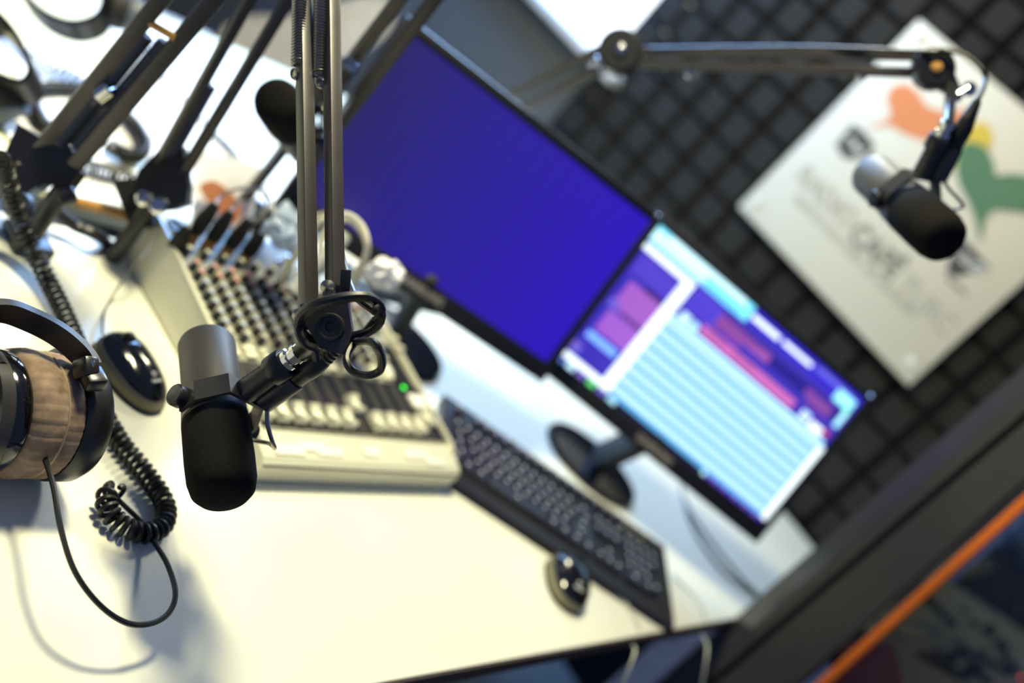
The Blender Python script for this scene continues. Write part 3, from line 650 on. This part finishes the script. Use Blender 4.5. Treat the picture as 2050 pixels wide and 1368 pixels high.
# ================================================================== broadcast microphones
def mic(M, label, wire=None):
    t = thing('broadcast_microphone', label, 'microphone', M=M)
    I = None
    MB().lathe([(0, 0), (.022, 0), (.0265, .002), (.0282, .006), (.0285, .070), (.0285, .078)], n=40).build('rear_body', 'mic grey', t)
    MB().lathe([(.0285, .078), (.0302, .080), (.0308, .092), (.0300, .094), (.0300, .096), (.0312, .097), (.0314, .103), (.0298, .105)], n=40).build('collar', 'mic plate', t)
    MB().lathe([(.0296, .104), (.0318, .107), (.0322, .150), (.0316, .172), (.0290, .184), (.0240, .190), (.0120, .1925), (0, .193)], n=48).build('windscreen', 'mic foam', t)
    # yoke bracket
    yk = MB(); pth = [(-.0375, -.006), (-.0375, .014), (-.0205, .0405), (.0205, .0405), (.0375, .014), (.0375, -.006)]; th = .0035; zc = .095; hw = .0115
    out = []
    for i, (x, y) in enumerate(pth):
        a = V((pth[max(i-1, 0)][0], pth[max(i-1, 0)][1])); b = V((pth[min(i+1, 5)][0], pth[min(i+1, 5)][1])); tg = (b-a).normalized(); nn = V((-tg.y, tg.x)); out.append((V((x, y))+nn*th/2, V((x, y))-nn*th/2))
    vs = []
    for p, q in out: vs += [(p.x, p.y, zc-hw), (p.x, p.y, zc+hw), (q.x, q.y, zc+hw), (q.x, q.y, zc-hw)]
    fs = [[0, 1, 2, 3], [23, 22, 21, 20]]
    for i in range(5):
        for k in range(4): fs.append([i*4+k, i*4+(k+1) % 4, (i+1)*4+(k+1) % 4, (i+1)*4+k])
    yk.add(vs, fs).build('yoke', 'mic plate', t, smooth=20)
    for s in (-1, 1):
        kb_ = MB().lathe([(.004, 0), (.004, .004), (.0095, .004), (.0108, .006), (.0108, .014), (.0095, .0155), (0, .016)], (s*.0350, 0, zc), (s, 0, 0), 24)
        kb_.build('yoke_knob', 'black plastic', t)
    # mount stem, nut, connector housing
    MB().cyl((0, .041, zc), (0, .080, zc), .0125, .0118, 24, .001).build('mount_stem', 'black metal', t)
    MB().lathe([(.0145, 0), (.0150, .002), (.0150, .016), (.0135, .018)], (0, .076, zc), (0, 1, 0), 24).build('mount_nut', 'black plastic', t)
    MB().lathe([(.0110, 0), (.0110, .006), (.0085, .007), (.0085, .012), (.0105, .013), (.0105, .017)], (0, .094, zc), (0, 1, 0), 20).build('thread_adapter', 'chrome', t)
    e = (.0205, .042, zc+.003)
    MB().lathe([(.0105, 0), (.0122, .002), (.0122, .041), (.0115, .043)], e, (0, 1, 0), 28).build('connector_housing', 'mic plate', t)
    pl_ = MB().lathe([(.0098, .042), (.0102, .044), (.0102, .055), (.0108, .057), (.0112, .060), (.0112, .069), (.0095, .078), (.0085, .081)], e, (0, 1, 0), 24).build('cable_plug', 'rubber', t)
    MB().lathe([(.0085-.0004*j+(.0009 if j % 2 else 0), .081+.0022*j) for j in range(10)]+[(.0040, .104)], e, (0, 1, 0), 16).build('strain_relief', 'rubber', pl_)
    MB().tube(smooth_path([V((.022, .046, zc+.010)), V((.026, .040, zc+.026)), V((.036, .034, zc+.038)), V((.048, .026, zc+.036)), V((.052, .016, zc+.022)), V((.044, .004, zc+.014)), V((.030, .0, zc+.012))], 6), .0022, 8).build('body_lead', 'steel', t)
    return t
F_, R_ = P(447, 985, 1.035), P(413, 683, 1.152)
az = (F_-R_).normalized(); pL, pR = P(366, 790, 1.062), P(513, 876, 1.096)
ay = RIGHT*.83+UP*.44-FWD*.40; ay = (ay-az*ay.dot(az)).normalized(); ax = ay.cross(az)
NM = frame(R_, ax, ay, az)
mic_near = mic(NM, 'grey broadcast microphone with black foam, in focus above the headphones')
q = lambda x, y, z: NM @ V((x, y, z))

# far microphone in front of the poster
az2 = (P(1890, 480, 1.345)-P(1742, 347, 1.495)).normalized()
ay2 = RIGHT*.28+UP*.855-FWD*.44; ay2 = (ay2-az2*ay2.dot(az2)).normalized(); ax2 = ay2.cross(az2)
FM = frame(P(1742, 347, 1.495), ax2, ay2, az2)
mic_far = mic(FM, 'dark broadcast microphone hanging in front of the white poster')
qf = lambda x, y, z: FM @ V((x, y, z))
# third microphone, mostly behind the boom bars
az3 = (P(550, 196, 1.43)-P(612, 290, 1.60)).normalized(); ay3 = RIGHT*.5+UP*.8; ay3 = (ay3-az3*ay3.dot(az3)).normalized(); ax3 = ay3.cross(az3)
TMx = frame(P(550, 196, 1.43)-az3*.19, ax3, ay3, az3)
mic_third = mic(TMx, 'dark foam microphone end hanging above the guest table papers')

# ================================================================== boom arms
def spring(p0, p1, R, r, turns): return helix([V(p0), (V(p0)+V(p1))/2, V(p1)], R, r, turns, 12, 5)
def twin(t, a0_, a1_, b0_, b1_, w_, name, tw=.785):
    for p0, p1 in ((a0_, a1_), (b0_, b1_)):
        d = (p1-p0).normalized(); s = d.cross(FWD).normalized(); up_ = (s*math.cos(tw)+d.cross(s)*math.sin(tw))
        MB().bar(p0, p1, w_, w_, up_, .0012).build(name, 'boom metal', t, world=True)
# near boom: arm down to the near microphone, lower arm from the clamp at the desk back edge
ba = thing('boom_arm', 'dark spring boom arm holding the in-focus microphone, clamped at the desk corner', 'boom arm', V((-1.10, .86, DZ)))
eL, eR = P(607, -300, 1.21), P(650, -300, 1.21)
aL0, aL1 = P(618, 634, 1.005), eL; aR0, aR1 = P(671, 600, 1.005), eR
twin(ba, aL0, P(608, 0, 1.13)+(P(608, 0, 1.13)-aL0)*.35, aR0, P(664, 0, 1.13)+(P(664, 0, 1.13)-aR0)*.35, .0132, 'upper_arm_bar')
eL = P(608, 0, 1.13)+(P(608, 0, 1.13)-aL0)*.35; eR = P(664, 0, 1.13)+(P(664, 0, 1.13)-aR0)*.35
for p0, p1, k in ((P(597, 132, 1.10), P(604, -210, 1.16), 60), (P(638, 154, 1.10), P(648, -210, 1.16), 62)):
    sp = spring(p0, p1, .0062, .0013, k).build('spring', 'spring steel', ba, world=True)
for x, y in ((589, 148), (640, 165)):
    MB().tube([P(x+6*math.cos(a*.5), y+9*math.sin(a*.5), 1.095) for a in range(13)], .0014, 6).build('spring_hook', 'steel', ba, world=True)
    MB().cyl(P(x, y+4, 1.10), P(x+24, y+2, 1.11), .0045, None, 12).build('spring_pin', 'steel', ba, world=True)
# elbow knuckle (above the picture)
MB().cyl((eL+eR)/2-RIGHT*.035, (eL+eR)/2+RIGHT*.035, .022, None, 20, .002).build('elbow_joint', 'black plastic', ba, world=True)
# end joint over the microphone stem
jc = P(660, 655, .985)
MB().prism([(-.024, .006), (-.008, .024), (.014, .026), (.018, -.002), (.010, -.024), (-.010, -.018)], jc+FWD*.006, RIGHT, UP, FWD*.012).build('joint_plate', 'boom metal', ba, world=True)
MB().lathe([(.0125, 0), (.0125, .003), (.0115, .005), (.0095, .005), (.0090, .0035), (.0045, .0035), (.004, .001), (0, .001)], jc+FWD*.006, -FWD, 28).build('joint_disc', 'black metal', ba, world=True)
stem_top = q(0, .110, .095)
MB().cyl(stem_top, stem_top+(jc-stem_top)*.85+FWD*.01, .0085, .010, 16, .001).build('joint_stem', 'black plastic', ba, world=True)
MB().bar(aR0+UP*.012, jc+FWD*.012+UP*.012, .020, .006, FWD, .001).build('joint_plate', 'black metal', ba, world=True)
MB().bar(aL0+UP*.012, jc+FWD*.012-RIGHT*.015, .016, .006, FWD, .001).build('joint_plate', 'black metal', ba, world=True)
for x, y in ((657, 575), (601, 632)):
    MB().lathe([(.004, 0), (.0062, .001), (.0062, .005), (.0045, .006), (.002, .0075), (0, .008)], P(x, y, .985), -FWD, 12).build('joint_bolt', 'steel', ba, world=True)
MB().bar(P(693, 540, 1.0), P(690, 592, 1.0), .009, .004, FWD, .0008).build('bar_clip', 'black plastic', ba, world=True)
# lower arm
b0, b1 = P(80, 300, 1.335), P(321, 0, 1.25); c0, c1 = P(150, 330, 1.33), P(428, 0, 1.25)
b1x = b0+(b1-b0)*1.75; c1x = c0+(c1-c0)*1.75
twin(ba, b0, b1x, c0, c1x, .0185, 'lower_arm_bar', .5)
for s0, s1, k in ((P(120, 290, 1.33), P(294, 72, 1.27), 46), (P(152, 296, 1.33), P(330, 84, 1.27), 46)):
    MB().cyl(s0, s1, .0068, None, 14).build('spring_core', 'matte black', ba, world=True)
    spring(s0, s1, .0075, .0016, k).build('spring', 'spring steel', ba, world=True)
MB().cyl(P(300, 47, 1.258), P(352, 76, 1.258), .0042, None, 12).build('cross_pin', 'brass', ba, world=True)
MB().cyl(P(196, 196, 1.29), P(224, 176, 1.285), .010, None, 16, .002).build('spring_collar', 'chrome', ba, world=True)
MB().bar((b1x+eL)/2-RIGHT*.0, eL, .02, .02, FWD, .003).build('elbow_link', 'black metal', ba, world=True)
MB().bar((c1x+eR)/2-RIGHT*.0, eR, .02, .02, FWD, .003).build('elbow_link', 'black metal', ba, world=True)
MB().bar(b1x, (b1x+eL)/2, .02, .02, FWD, .003).build('elbow_link', 'black metal', ba, world=True)
MB().bar(c1x, (c1x+eR)/2, .02, .02, FWD, .003).build('elbow_link', 'black metal', ba, world=True)
kc = P(96, 330, 1.335)
MB().prism([(-.045, .012), (-.03, .045), (-.005, .03), (.03, .02), (.04, -.01), (.025, -.03), (.0, -.022), (-.02, -.035), (-.05, -.02)], kc-FWD*.012, RIGHT, UP, FWD*.026).build('base_knuckle', 'black plastic', ba, world=True, smooth=20)
MB().box(P(34, 338, 1.335), (.018, .018, .026), None, .003).build('base_lug', 'boom metal', ba, world=True)
bs = P(118, 392, 1.345)
MB().cyl(V((bs.x, bs.y, DZ+.003)), bs+V((0, 0, .02)), .012, None, 18, .001).build('base_post', 'black metal', ba, world=True)
MB().box(V((bs.x-.0, bs.y, DZ+.008)), (.05, .05, .014), None, .003).build('clamp_plate', 'black metal', ba, world=True)
MB().cyl(P(112, 398, 1.325), P(148, 386, 1.335), .012, None, 18, .002).build('clamp_screw', 'black metal', ba, world=True)
MB().lathe([(.016, 0), (.019, .003), (.017, .012), (.008, .014), (0, .014)], P(40, 412, 1.36), -FWD, 20).build('clamp_knob', 'blue grey', ba, world=True)
# microphone cable of the near boom: ring of slack over the joint and small loop at the plug
ring = []
u1 = (RIGHT*.97+UP*.22).normalized(); u2 = (UP*.55-RIGHT*.06-FWD*.80).normalized()
rc = P(681, 640, .985)
for i in range(64):
    a = 2*PI*i/32; rr = .0365-.0012*(i//32)
    ring.append(rc+u1*math.cos(a)*rr+u2*math.sin(a)*(.032-.002*(i//32))+FWD*.005*(i//32)+UP*.0015*math.sin(a*3))
tip = q(.0205, .146, .098)
lp = [tip, P(742, 684, .955), P(763, 710, .96), P(762, 740, .975), P(738, 752, .98), P(707, 744, .985), P(694, 722, .99), P(700, 700, 1.0), P(716, 680, 1.01), P(735, 660, 1.01), P(752, 640, 1.0)]
mc = thing('microphone_cable', 'black cable looped round the near boom joint into the microphone plug', 'cable', rc)
MB().tube(smooth_path(lp, 8), .0036, 8).build('plug_loop', 'rubber', mc, world=True)
MB().tube(ring+[P(706, 590, 1.01), P(694, 560, 1.035), P(680, 500, 1.055), P(673, 400, 1.08), P(667, 200, 1.135), P(660, -60, 1.20)], .0040, 8).build('slack_ring', 'rubber', mc, world=True)
MB().tube(smooth_path([P(604, 640, .985), P(598, 662, .982), P(612, 690, .98), P(630, 700, .985), P(634, 720, .99)], 6), .0040, 8).build('cable_tail', 'rubber', mc, world=True)
for x, y in ((752, 618), (640, 602)): MB().cyl(P(x-6, y, .975), P(x+6, y+3, .975), .0055, None, 10, .001).build('cable_tie', 'matte black', mc, world=True)

# second boom, its base just behind the console corner
bb_ = thing('boom_arm', 'dark boom arm rising behind the left corner of the console', 'boom arm', V((-1.115, 1.085, DZ)))
b0, b1 = P(303, 352, 1.44), P(499, 0, 1.35); c0, c1 = P(352, 372, 1.44), P(577, 0, 1.35)
b1x = b0+(b1-b0)*1.6; c1x = c0+(c1-c0)*1.6
twin(bb_, b0, b1x, c0, c1x, .0125, 'lower_arm_bar')
MB().cyl(P(325, 340, 1.44), P(420, 170, 1.40), .007, None, 14).build('spring_core', 'matte black', bb_, world=True)
spring(P(325, 340, 1.44), P(420, 170, 1.40), .0078, .0015, 44).build('spring', 'spring steel', bb_, world=True)
kc = P(330, 375, 1.435)
MB().prism([(-.03, .02), (-.005, .045), (.025, .05), (.032, .0), (.03, -.022), (.010, -.028), (-.012, -.03), (-.036, -.012)], kc-FWD*.010, RIGHT, UP, FWD*.022).build('base_knuckle', 'black plastic', bb_, world=True, smooth=20)
bs = P(300, 415, 1.45); MB().cyl(V((bs.x, bs.y, DZ+.001)), kc, .011, .011, 16).build('base_post', 'black metal', bb_, world=True)
MB().prism([(-.03, .028), (.0, .03), (.02, .0), (.022, -.03), (-.008, -.03)], P(272, 405, 1.45), RIGHT, UP, FWD*.03).build('clamp_body', 'matte black', bb_, world=True)
MB().cyl(P(150, 404, 1.47), P(268, 436, 1.47), .0065, None, 12).build('clamp_bar', 'brass', bb_, world=True)
MB().lathe([(.008, 0), (.010, .003), (.006, .008), (0, .009)], P(288, 398, 1.42), -FWD, 14).build('clamp_screw', 'chrome', bb_, world=True)
MB().lathe([(.010, 0), (.012, .003), (.008, .008), (0, .009)], P(318, 412, 1.42), -FWD, 14).build('clamp_screw', 'chrome', bb_, world=True)
ex = (b1x+c1x)/2
MB().cyl(ex-RIGHT*.04, ex+RIGHT*.04, .02, None, 18, .002).build('elbow_joint', 'black plastic', bb_, world=True)
st3 = TMx @ V((0, .108, .095))
MB().tube(smooth_path([ex, P(640, -60, 1.52), P(630, 90, 1.56), st3], 5), .0075, 10).build('upper_arm_bar', 'boom metal', bb_, world=True)

# third boom, passing in front of the blue monitor's left edge
bd = thing('boom_arm', "dark boom arm slanting past the blue monitor's upper left edge", 'boom arm', P(500, 440, 1.68))
b0, b1 = P(470, 425, 1.74), P(798, 0, 1.385); c0, c1 = P(530, 448, 1.72), P(868, 0, 1.375)
twin(bd, b0, b0+(b1-b0)*1.3, c0, c0+(c1-c0)*1.3, .0145, 'arm_bar')
MB().bar(P(688, 118, 1.452), P(712, 140, 1.452), .014, .012, FWD, .002).build('bar_clip', 'chrome', bd, world=True)
kz_ = (b0+c0)/2
MB().lathe([(.03, 0), (.032, .004), (.032, .024), (.03, .028)], kz_-FWD*.012, FWD, 24).build('base_knuckle', 'black plastic', bd, world=True)
MB().cyl(V((kz_.x, kz_.y, DZ-.12)), kz_, .012).build('base_post', 'black metal', bd, world=True)

# right boom, holding the poster microphone
bc = thing('boom_arm', 'dark boom arm reaching across the foam wall to the poster microphone', 'boom arm', V((-.98, 2.30, DZ)))
k0 = P(1241, 104, 1.74); k1 = P(1868, 138, 1.50)
def disc(c, r, t_, nm, m, par): MB().lathe([(r*.86, 0), (r, .004), (r, t_-.004), (r*.86, t_)], c, FWD, 32).build(nm, m, par, world=True)
disc(k0-FWD*.014, .034, .03, 'elbow_joint', 'black plastic', bc)
MB().lathe([(.005, 0), (.010, .002), (.008, .006), (0, .008)], k0-FWD*.013, -FWD, 16).build('joint_bolt', 'chrome', bc, world=True)
disc(k1-FWD*.012, .0275, .026, 'end_joint', 'black plastic', bc)
MB().lathe([(.004, 0), (.008, .002), (.0065, .005), (0, .007)], k1-FWD*.011, -FWD, 16).build('joint_bolt', 'brass', bc, world=True)
for (x0_, y0_), (x1_, y1_) in (((1285, 103), (1845, 112)), ((1280, 128), (1832, 146))):
    MB().bar(P(x0_, y0_, 1.735), P(x1_, y1_, 1.51), .0125, .0125, UP, .001).build('upper_arm_bar', 'boom metal', bc, world=True)
for x, y, d in ((1385, 146, 1.69), (1729, 146, 1.55)):
    MB().box(P(x, y, d), (.013, .013, .02), None, .003).build('bar_clip', 'chrome', bc, world=True)
for (x0_, y0_), (x1_, y1_) in (((1220, 92), (1000, 205)), ((1228, 125), (1010, 240))):
    MB().bar(P(x0_, y0_, 1.75), P(x0_+(x1_-x0_)*1.7, y0_+(y1_-y0_)*1.7, 2.10), .0145, .0145, UP, .001).build('lower_arm_bar', 'boom metal', bc, world=True)
MB().cyl(P(1195, 130, 1.73), P(1205, 126, 1.73), .012, None, 14, .002).build('bar_clip', 'chrome', bc, world=True)
lo = P(850, 310, 2.10); MB().cyl(V((lo.x, lo.y, DZ)), lo, .013).build('base_post', 'black metal', bc, world=True)
MB().lathe([(.05, 0), (.05, .01), (.02, .016)], V((lo.x, lo.y, DZ)), (0, 0, 1), 20).build('base_plate', 'black metal', bc, world=True)
# end bracket, wing nut and stem
st = qf(0, .110, .095)
MB().prism([(.0, .02), (.018, .016), (.036, -.028), (.026, -.036), (.0, -.022), (-.014, -.012)], k1-FWD*.004, RIGHT, UP, FWD*.012).build('end_bracket', 'black plastic', bc, world=True, smooth=20)
MB().bar(P(1905, 168, 1.495), st, .012, .010, FWD, .002).build('end_bracket', 'steel', bc, world=True)
wn_ = MB()
for s, dy in ((-1, 0), (1, -6)):
    wn_.lathe([(.0, -.0015), (.009, -.001), (.010, 0), (.009, .001), (.0, .0015)], P(1927+s*14, 184+s*-6, 1.475), FWD, 16)
wn_.cyl(P(1918, 190, 1.475), P(1938, 178, 1.475), .0045, None, 10)
wn_.build('wing_nut', 'chrome', bc, world=True)
MB().lathe([(.0, -.001), (.006, -.001), (.006, .001), (0, .001)], P(1898, 226, 1.475), FWD, 14).build('wing_nut', 'chrome', bc, world=True)
tp = qf(.0205, .146, .098)
tag(MB().tube(smooth_path([P(1300, 98, 1.72), P(1600, 95, 1.60), P(1840, 103, 1.49), P(1890, 100, 1.48), P(1935, 112, 1.47), P(1966, 140, 1.46), P(1972, 165, 1.45), tp], 8), .0032, 8).build('microphone_cable', 'rubber'), 'black cable arching over the right boom end to the poster microphone', 'cable')

# ================================================================== headphones on the desk
hz = .0635; hc = onz(62, 830, DZ+hz); hp = thing('headphones', 'black headphones with brown velour pads lying on the near desk corner', 'headphones', V((hc.x, hc.y, DZ)))
Y_ = V((0, 1, 0))
def cup(prof, name, m, par=hp, sq=1.0): return MB().lathe([(r, h) for r, h in prof], hc, Y_, 48).build(name, m, par, world=True)
def wrinkle(o, k, amp):
    for q_ in o.data.vertices:
        a = math.atan2(q_.co.z-(hc.z-DZ), q_.co.x); rr = math.hypot(q_.co.x, q_.co.z-(hc.z-DZ))
        f = 1+amp*(math.sin(a*k)+.6*math.sin(a*k*1.7+1)+.4*math.sin(a*k*.45+2))*(1 if .045 < rr else 0); q_.co.x *= f; q_.co.z = (hc.z-DZ)+(q_.co.z-(hc.z-DZ))*f
def cup_fine(prof, name, m): return MB().lathe(prof, hc, Y_, 160).build(name, m, hp, world=True)
pad0 = cup_fine([(.030, -.036), (.050, -.036), (.0575, -.030), (.0600, -.018), (.0590, -.006), (.0570, 0), (.030, 0)], 'ear_pad', 'velour')
wrinkle(pad0, 37, .006)
MB().lathe([(.0572, -.0012), (.0592, 0), (.0572, .0012)], hc, Y_, 48).build('pad_seam', 'seam', pad0, world=True)
pad1 = cup_fine([(.030, .0), (.0570, .0), (.0592, .006), (.0592, .014), (.0560, .019), (.03, .019)], 'ear_pad', 'velour')
wrinkle(pad1, 41, .005)
c1_ = cup([(.03, .018), (.0585, .018), (.0610, .021), (.0610, .040), (.0570, .048), (.035, .056), (0, .057)], 'ear_cup', 'black plastic')
c0_ = cup([(.03, -.034), (.0540, -.034), (.0565, -.038), (.0560, -.050), (.0520, -.056), (.0520, -.068), (.0500, -.072), (.040, -.085), (.020, -.090), (0, -.091)], 'ear_cup', 'gloss black')
MB().lathe([(.0565, -.052), (.0585, -.053), (.0585, -.066), (.0555, -.067)], hc, Y_, 48).build('cup_band', 'mic plate', c0_, world=True)
for yo, sgn in ((.034, 1), (-.060, -1)):
    pts = []
    for i in range(13):
        a = PI*.0+PI*(i/12); pts.append(hc+V((-math.sin(a)*.067, yo, math.cos(a)*.055)))
    MB().tube(pts, .0055, 8).build('yoke_fork', 'black plastic', hp, world=True)
band = smooth_path([P(182, 738, 1.05), P(165, 712, 1.05), P(120, 672, 1.04), P(60, 640, 1.03), P(0, 622, 1.01), P(-70, 640, .99), P(-110, 720, .97), P(-60, 800, .97), hc+V((-.05, -.075, .02))], 6)
bm_ = MB(); vs = []; fs = []
for i, p in enumerate(band):
    t_ = (band[min(i+1, len(band)-1)]-band[max(i-1, 0)]).normalized(); n_ = t_.cross(V((0, 0, 1))).normalized(); u_ = n_.cross(t_)
    for a, b2 in ((-.011, -.004), (.011, -.004), (.011, .004), (-.011, .004)): vs.append(p+u_*a+n_*b2)
for i in range(len(band)-1):
    for k in range(4): fs.append([i*4+k, i*4+(k+1) % 4, (i+1)*4+(k+1) % 4, (i+1)*4+k])
fs += [[3, 2, 1, 0], [len(vs)-4, len(vs)-3, len(vs)-2, len(vs)-1]]
bm_.add(vs, fs).build('headband', 'rubber', hp, world=True)
MB().box(P(172, 738, 1.04), (.020, .016, .022), Matrix.Rotation(.5, 3, 'Y'), .004).build('hinge_block', 'black plastic', hp, world=True)
MB().box(P(186, 758, 1.04), (.022, .020, .016), Matrix.Rotation(.2, 3, 'X'), .004).build('hinge_block', 'black plastic', hp, world=True)
MB().bar(P(168, 727, 1.035), P(190, 730, 1.035), .006, .004, FWD, .001).build('hinge_highlight', 'chrome', hp, world=True)  # chrome strip standing in for the highlight on the dark hinge plastic
# their lead: coiled stretch and the straight stretch to the cup
cz_ = DZ+.0118
cp_ = [(0, 318), (15, 360), (45, 450), (85, 540), (125, 620), (155, 690), (175, 745), (196, 800), (216, 845), (246, 893), (285, 940), (318, 985), (333, 1022), (324, 1054), (290, 1068), (250, 1056), (222, 1030), (212, 1000), (224, 984), (238, 990)]
lead = thing('headphone_lead', 'black coiled headphone lead curling across the white desk', 'cable', onz(285, 1000, DZ))
helix(smooth_path([onz(x, y, cz_+(.11, .08, .035, .010, .003, 0, 0, 0, 0)[i]) for i, (x, y) in enumerate(cp_[:9])], 6), .0086, .0026, 46, 16, 7).build('coil', 'rubber', lead, world=True)
helix(smooth_path([onz(x, y, cz_+(.003*max(0, i-7))) for i, (x, y) in enumerate(cp_[8:])], 6), .0086, .0027, 33, 18, 7).build('coil', 'rubber', lead, world=True)
st_ = [(226, 990, .014), (252, 1016, .010), (285, 1048, .006), (308, 1085, .014), (335, 1130, .030), (351, 1185, .040), (340, 1225, .040), (305, 1248, .038), (255, 1248, .042), (200, 1212, .052), (150, 1145, .062), (122, 1060, .068), (108, 980, .070), (92, 925, .068), (74, 880, .062), (60, 862, .060)]
MB().tube(smooth_path([onz(x, y, DZ+z) for x, y, z in st_], 8), .0027, 8).build('straight_lead', 'rubber', lead, world=True)

# ================================================================== headphones and leads on the guest table
def far_phones(px_band, d, w_, label, cups):
    t = thing('headphones', label, 'headphones', onz(px_band[0][0], px_band[0][1], TZ))
    band = smooth_path([P(x, y, d) for x, y in px_band], 6); vs = []; fs = []
    for i, p in enumerate(band):
        t_ = (band[min(i+1, len(band)-1)]-band[max(i-1, 0)]).normalized(); n_ = t_.cross(FWD).normalized(); u_ = (-FWD*.8+UP*.45).normalized()
        for a, b2 in ((-w_, -.004), (w_, -.004), (w_, .004), (-w_, .004)): vs.append(p+u_*a+n_*b2)
    for i in range(len(band)-1):
        for k in range(4): fs.append([i*4+k, i*4+(k+1) % 4, (i+1)*4+(k+1) % 4, (i+1)*4+k])
    fs += [[3, 2, 1, 0], [len(vs)-4, len(vs)-3, len(vs)-2, len(vs)-1]]
    MB().add(vs, fs).build('headband', 'black plastic', t, world=True, smooth=60)
    for (x, y, r, dx, dy) in cups:
        c = P(x, y, d+.02); ax_ = (RIGHT*dx-UP*dy+FWD*.3).normalized()
        MB().lathe([(r*.6, -.02), (r, -.012), (r, .004), (r*.9, .012), (r*.5, .02), (0, .021)], c, ax_, 28).build('ear_cup', 'matte black', t, world=True)
        MB().lathe([(r*.5, .012), (r*.92, .012), (r*.98, .02), (r*.9, .03), (r*.5, .03)], c, ax_, 28).build('ear_pad', 'blue grey', t, world=True)
    return t
far_phones([(38, -30), (60, 10), (100, 45), (150, 62), (195, 52), (215, 20), (205, -30)], 1.72, .018, 'black headphones whose round band opens at the top edge over the guest table', [(240, 20, .030, .7, .2)])
far_phones([(-60, 70), (-10, 45), (25, 70), (55, 115), (72, 160), (55, 185), (20, 178), (-40, 150)], 1.54, .022, 'black headphones cut by the left edge on the guest table', [(5, 195, .03, .2, .8)])
def tl(pts, z): return smooth_path([onz(x, y, z) for x, y in pts], 6)
lf = [('thin_coiled_lead', [(62, 92), (95, 122), (130, 148), (165, 165)], .010, .0016, 8, 'loose black coil on the guest table right of the left headphones'),
      ('thin_coiled_lead', [(75, 180), (110, 176), (150, 178), (175, 182)], .009, .0020, 26, 'tight black coil arching away from the left headphones'),
      ('thin_coiled_lead', [(62, 195), (68, 222), (85, 250), (105, 262)], .011, .0020, 26, 'tight black coil dropping below the left headphones'),
      ('thin_coiled_lead', [(250, 232), (272, 256), (288, 290), (275, 312), (245, 308), (215, 288)], .011, .0022, 36, 'tight black coil curving between the twin boom bars'),
      ('thin_coiled_lead', [(160, 330), (190, 342), (230, 350), (275, 368)], .012, .0020, 12, 'open black coil between the two boom bases'),
      ('thin_coiled_lead', [(430, 270), (460, 300), (490, 335), (530, 375)], .007, .0016, 22, 'straight dark coil near the printed card')]
for nm, pts, R, r, k, lb in lf:
    tag(helix(tl(pts, TZ+R+r+.004), R, r, k, 12, 6).build(nm, 'rubber'), lb, 'cable', 'coiled leads on the guest table')
tag(MB().tube(tl([(290, 95), (318, 140), (355, 185), (395, 232), (435, 275)], TZ+.008), .0035, 8).build('flat_lead', 'rubber'), 'dark straight lead crossing the papers behind the boom arms', 'cable')
tag(MB().tube(smooth_path([P(85, 395, 1.40), P(115, 425, 1.41), P(150, 452, 1.43), P(200, 475, 1.45), P(240, 520, 1.56)], 6), .0075, 8).build('power_lead', 'rubber'), 'thick black lead dipping behind the desk edge under the boom base', 'cable')

# ================================================================== below the desk
pc_ = thing('computer_case', 'pale grey ribbed computer case under the desk edge', 'computer', (-.66, 1.38, 0))
MB().box((-.66, 1.40, .2), (.42, .18, .40), None, .02).build('case_shell', 'tower grey', pc_, world=True)
for k in range(4): MB().box((-.445, 1.345+.036*k, .2), (.008, .008, .34)).build('front_rib', 'blue grey', pc_, world=True)
tag(MB().box((-.68, 1.10, .14), (.38, .22, .28), None, .004).build('cardboard_box', 'cardboard'), 'brown cardboard box under the desk beside the grey computer case', 'box')
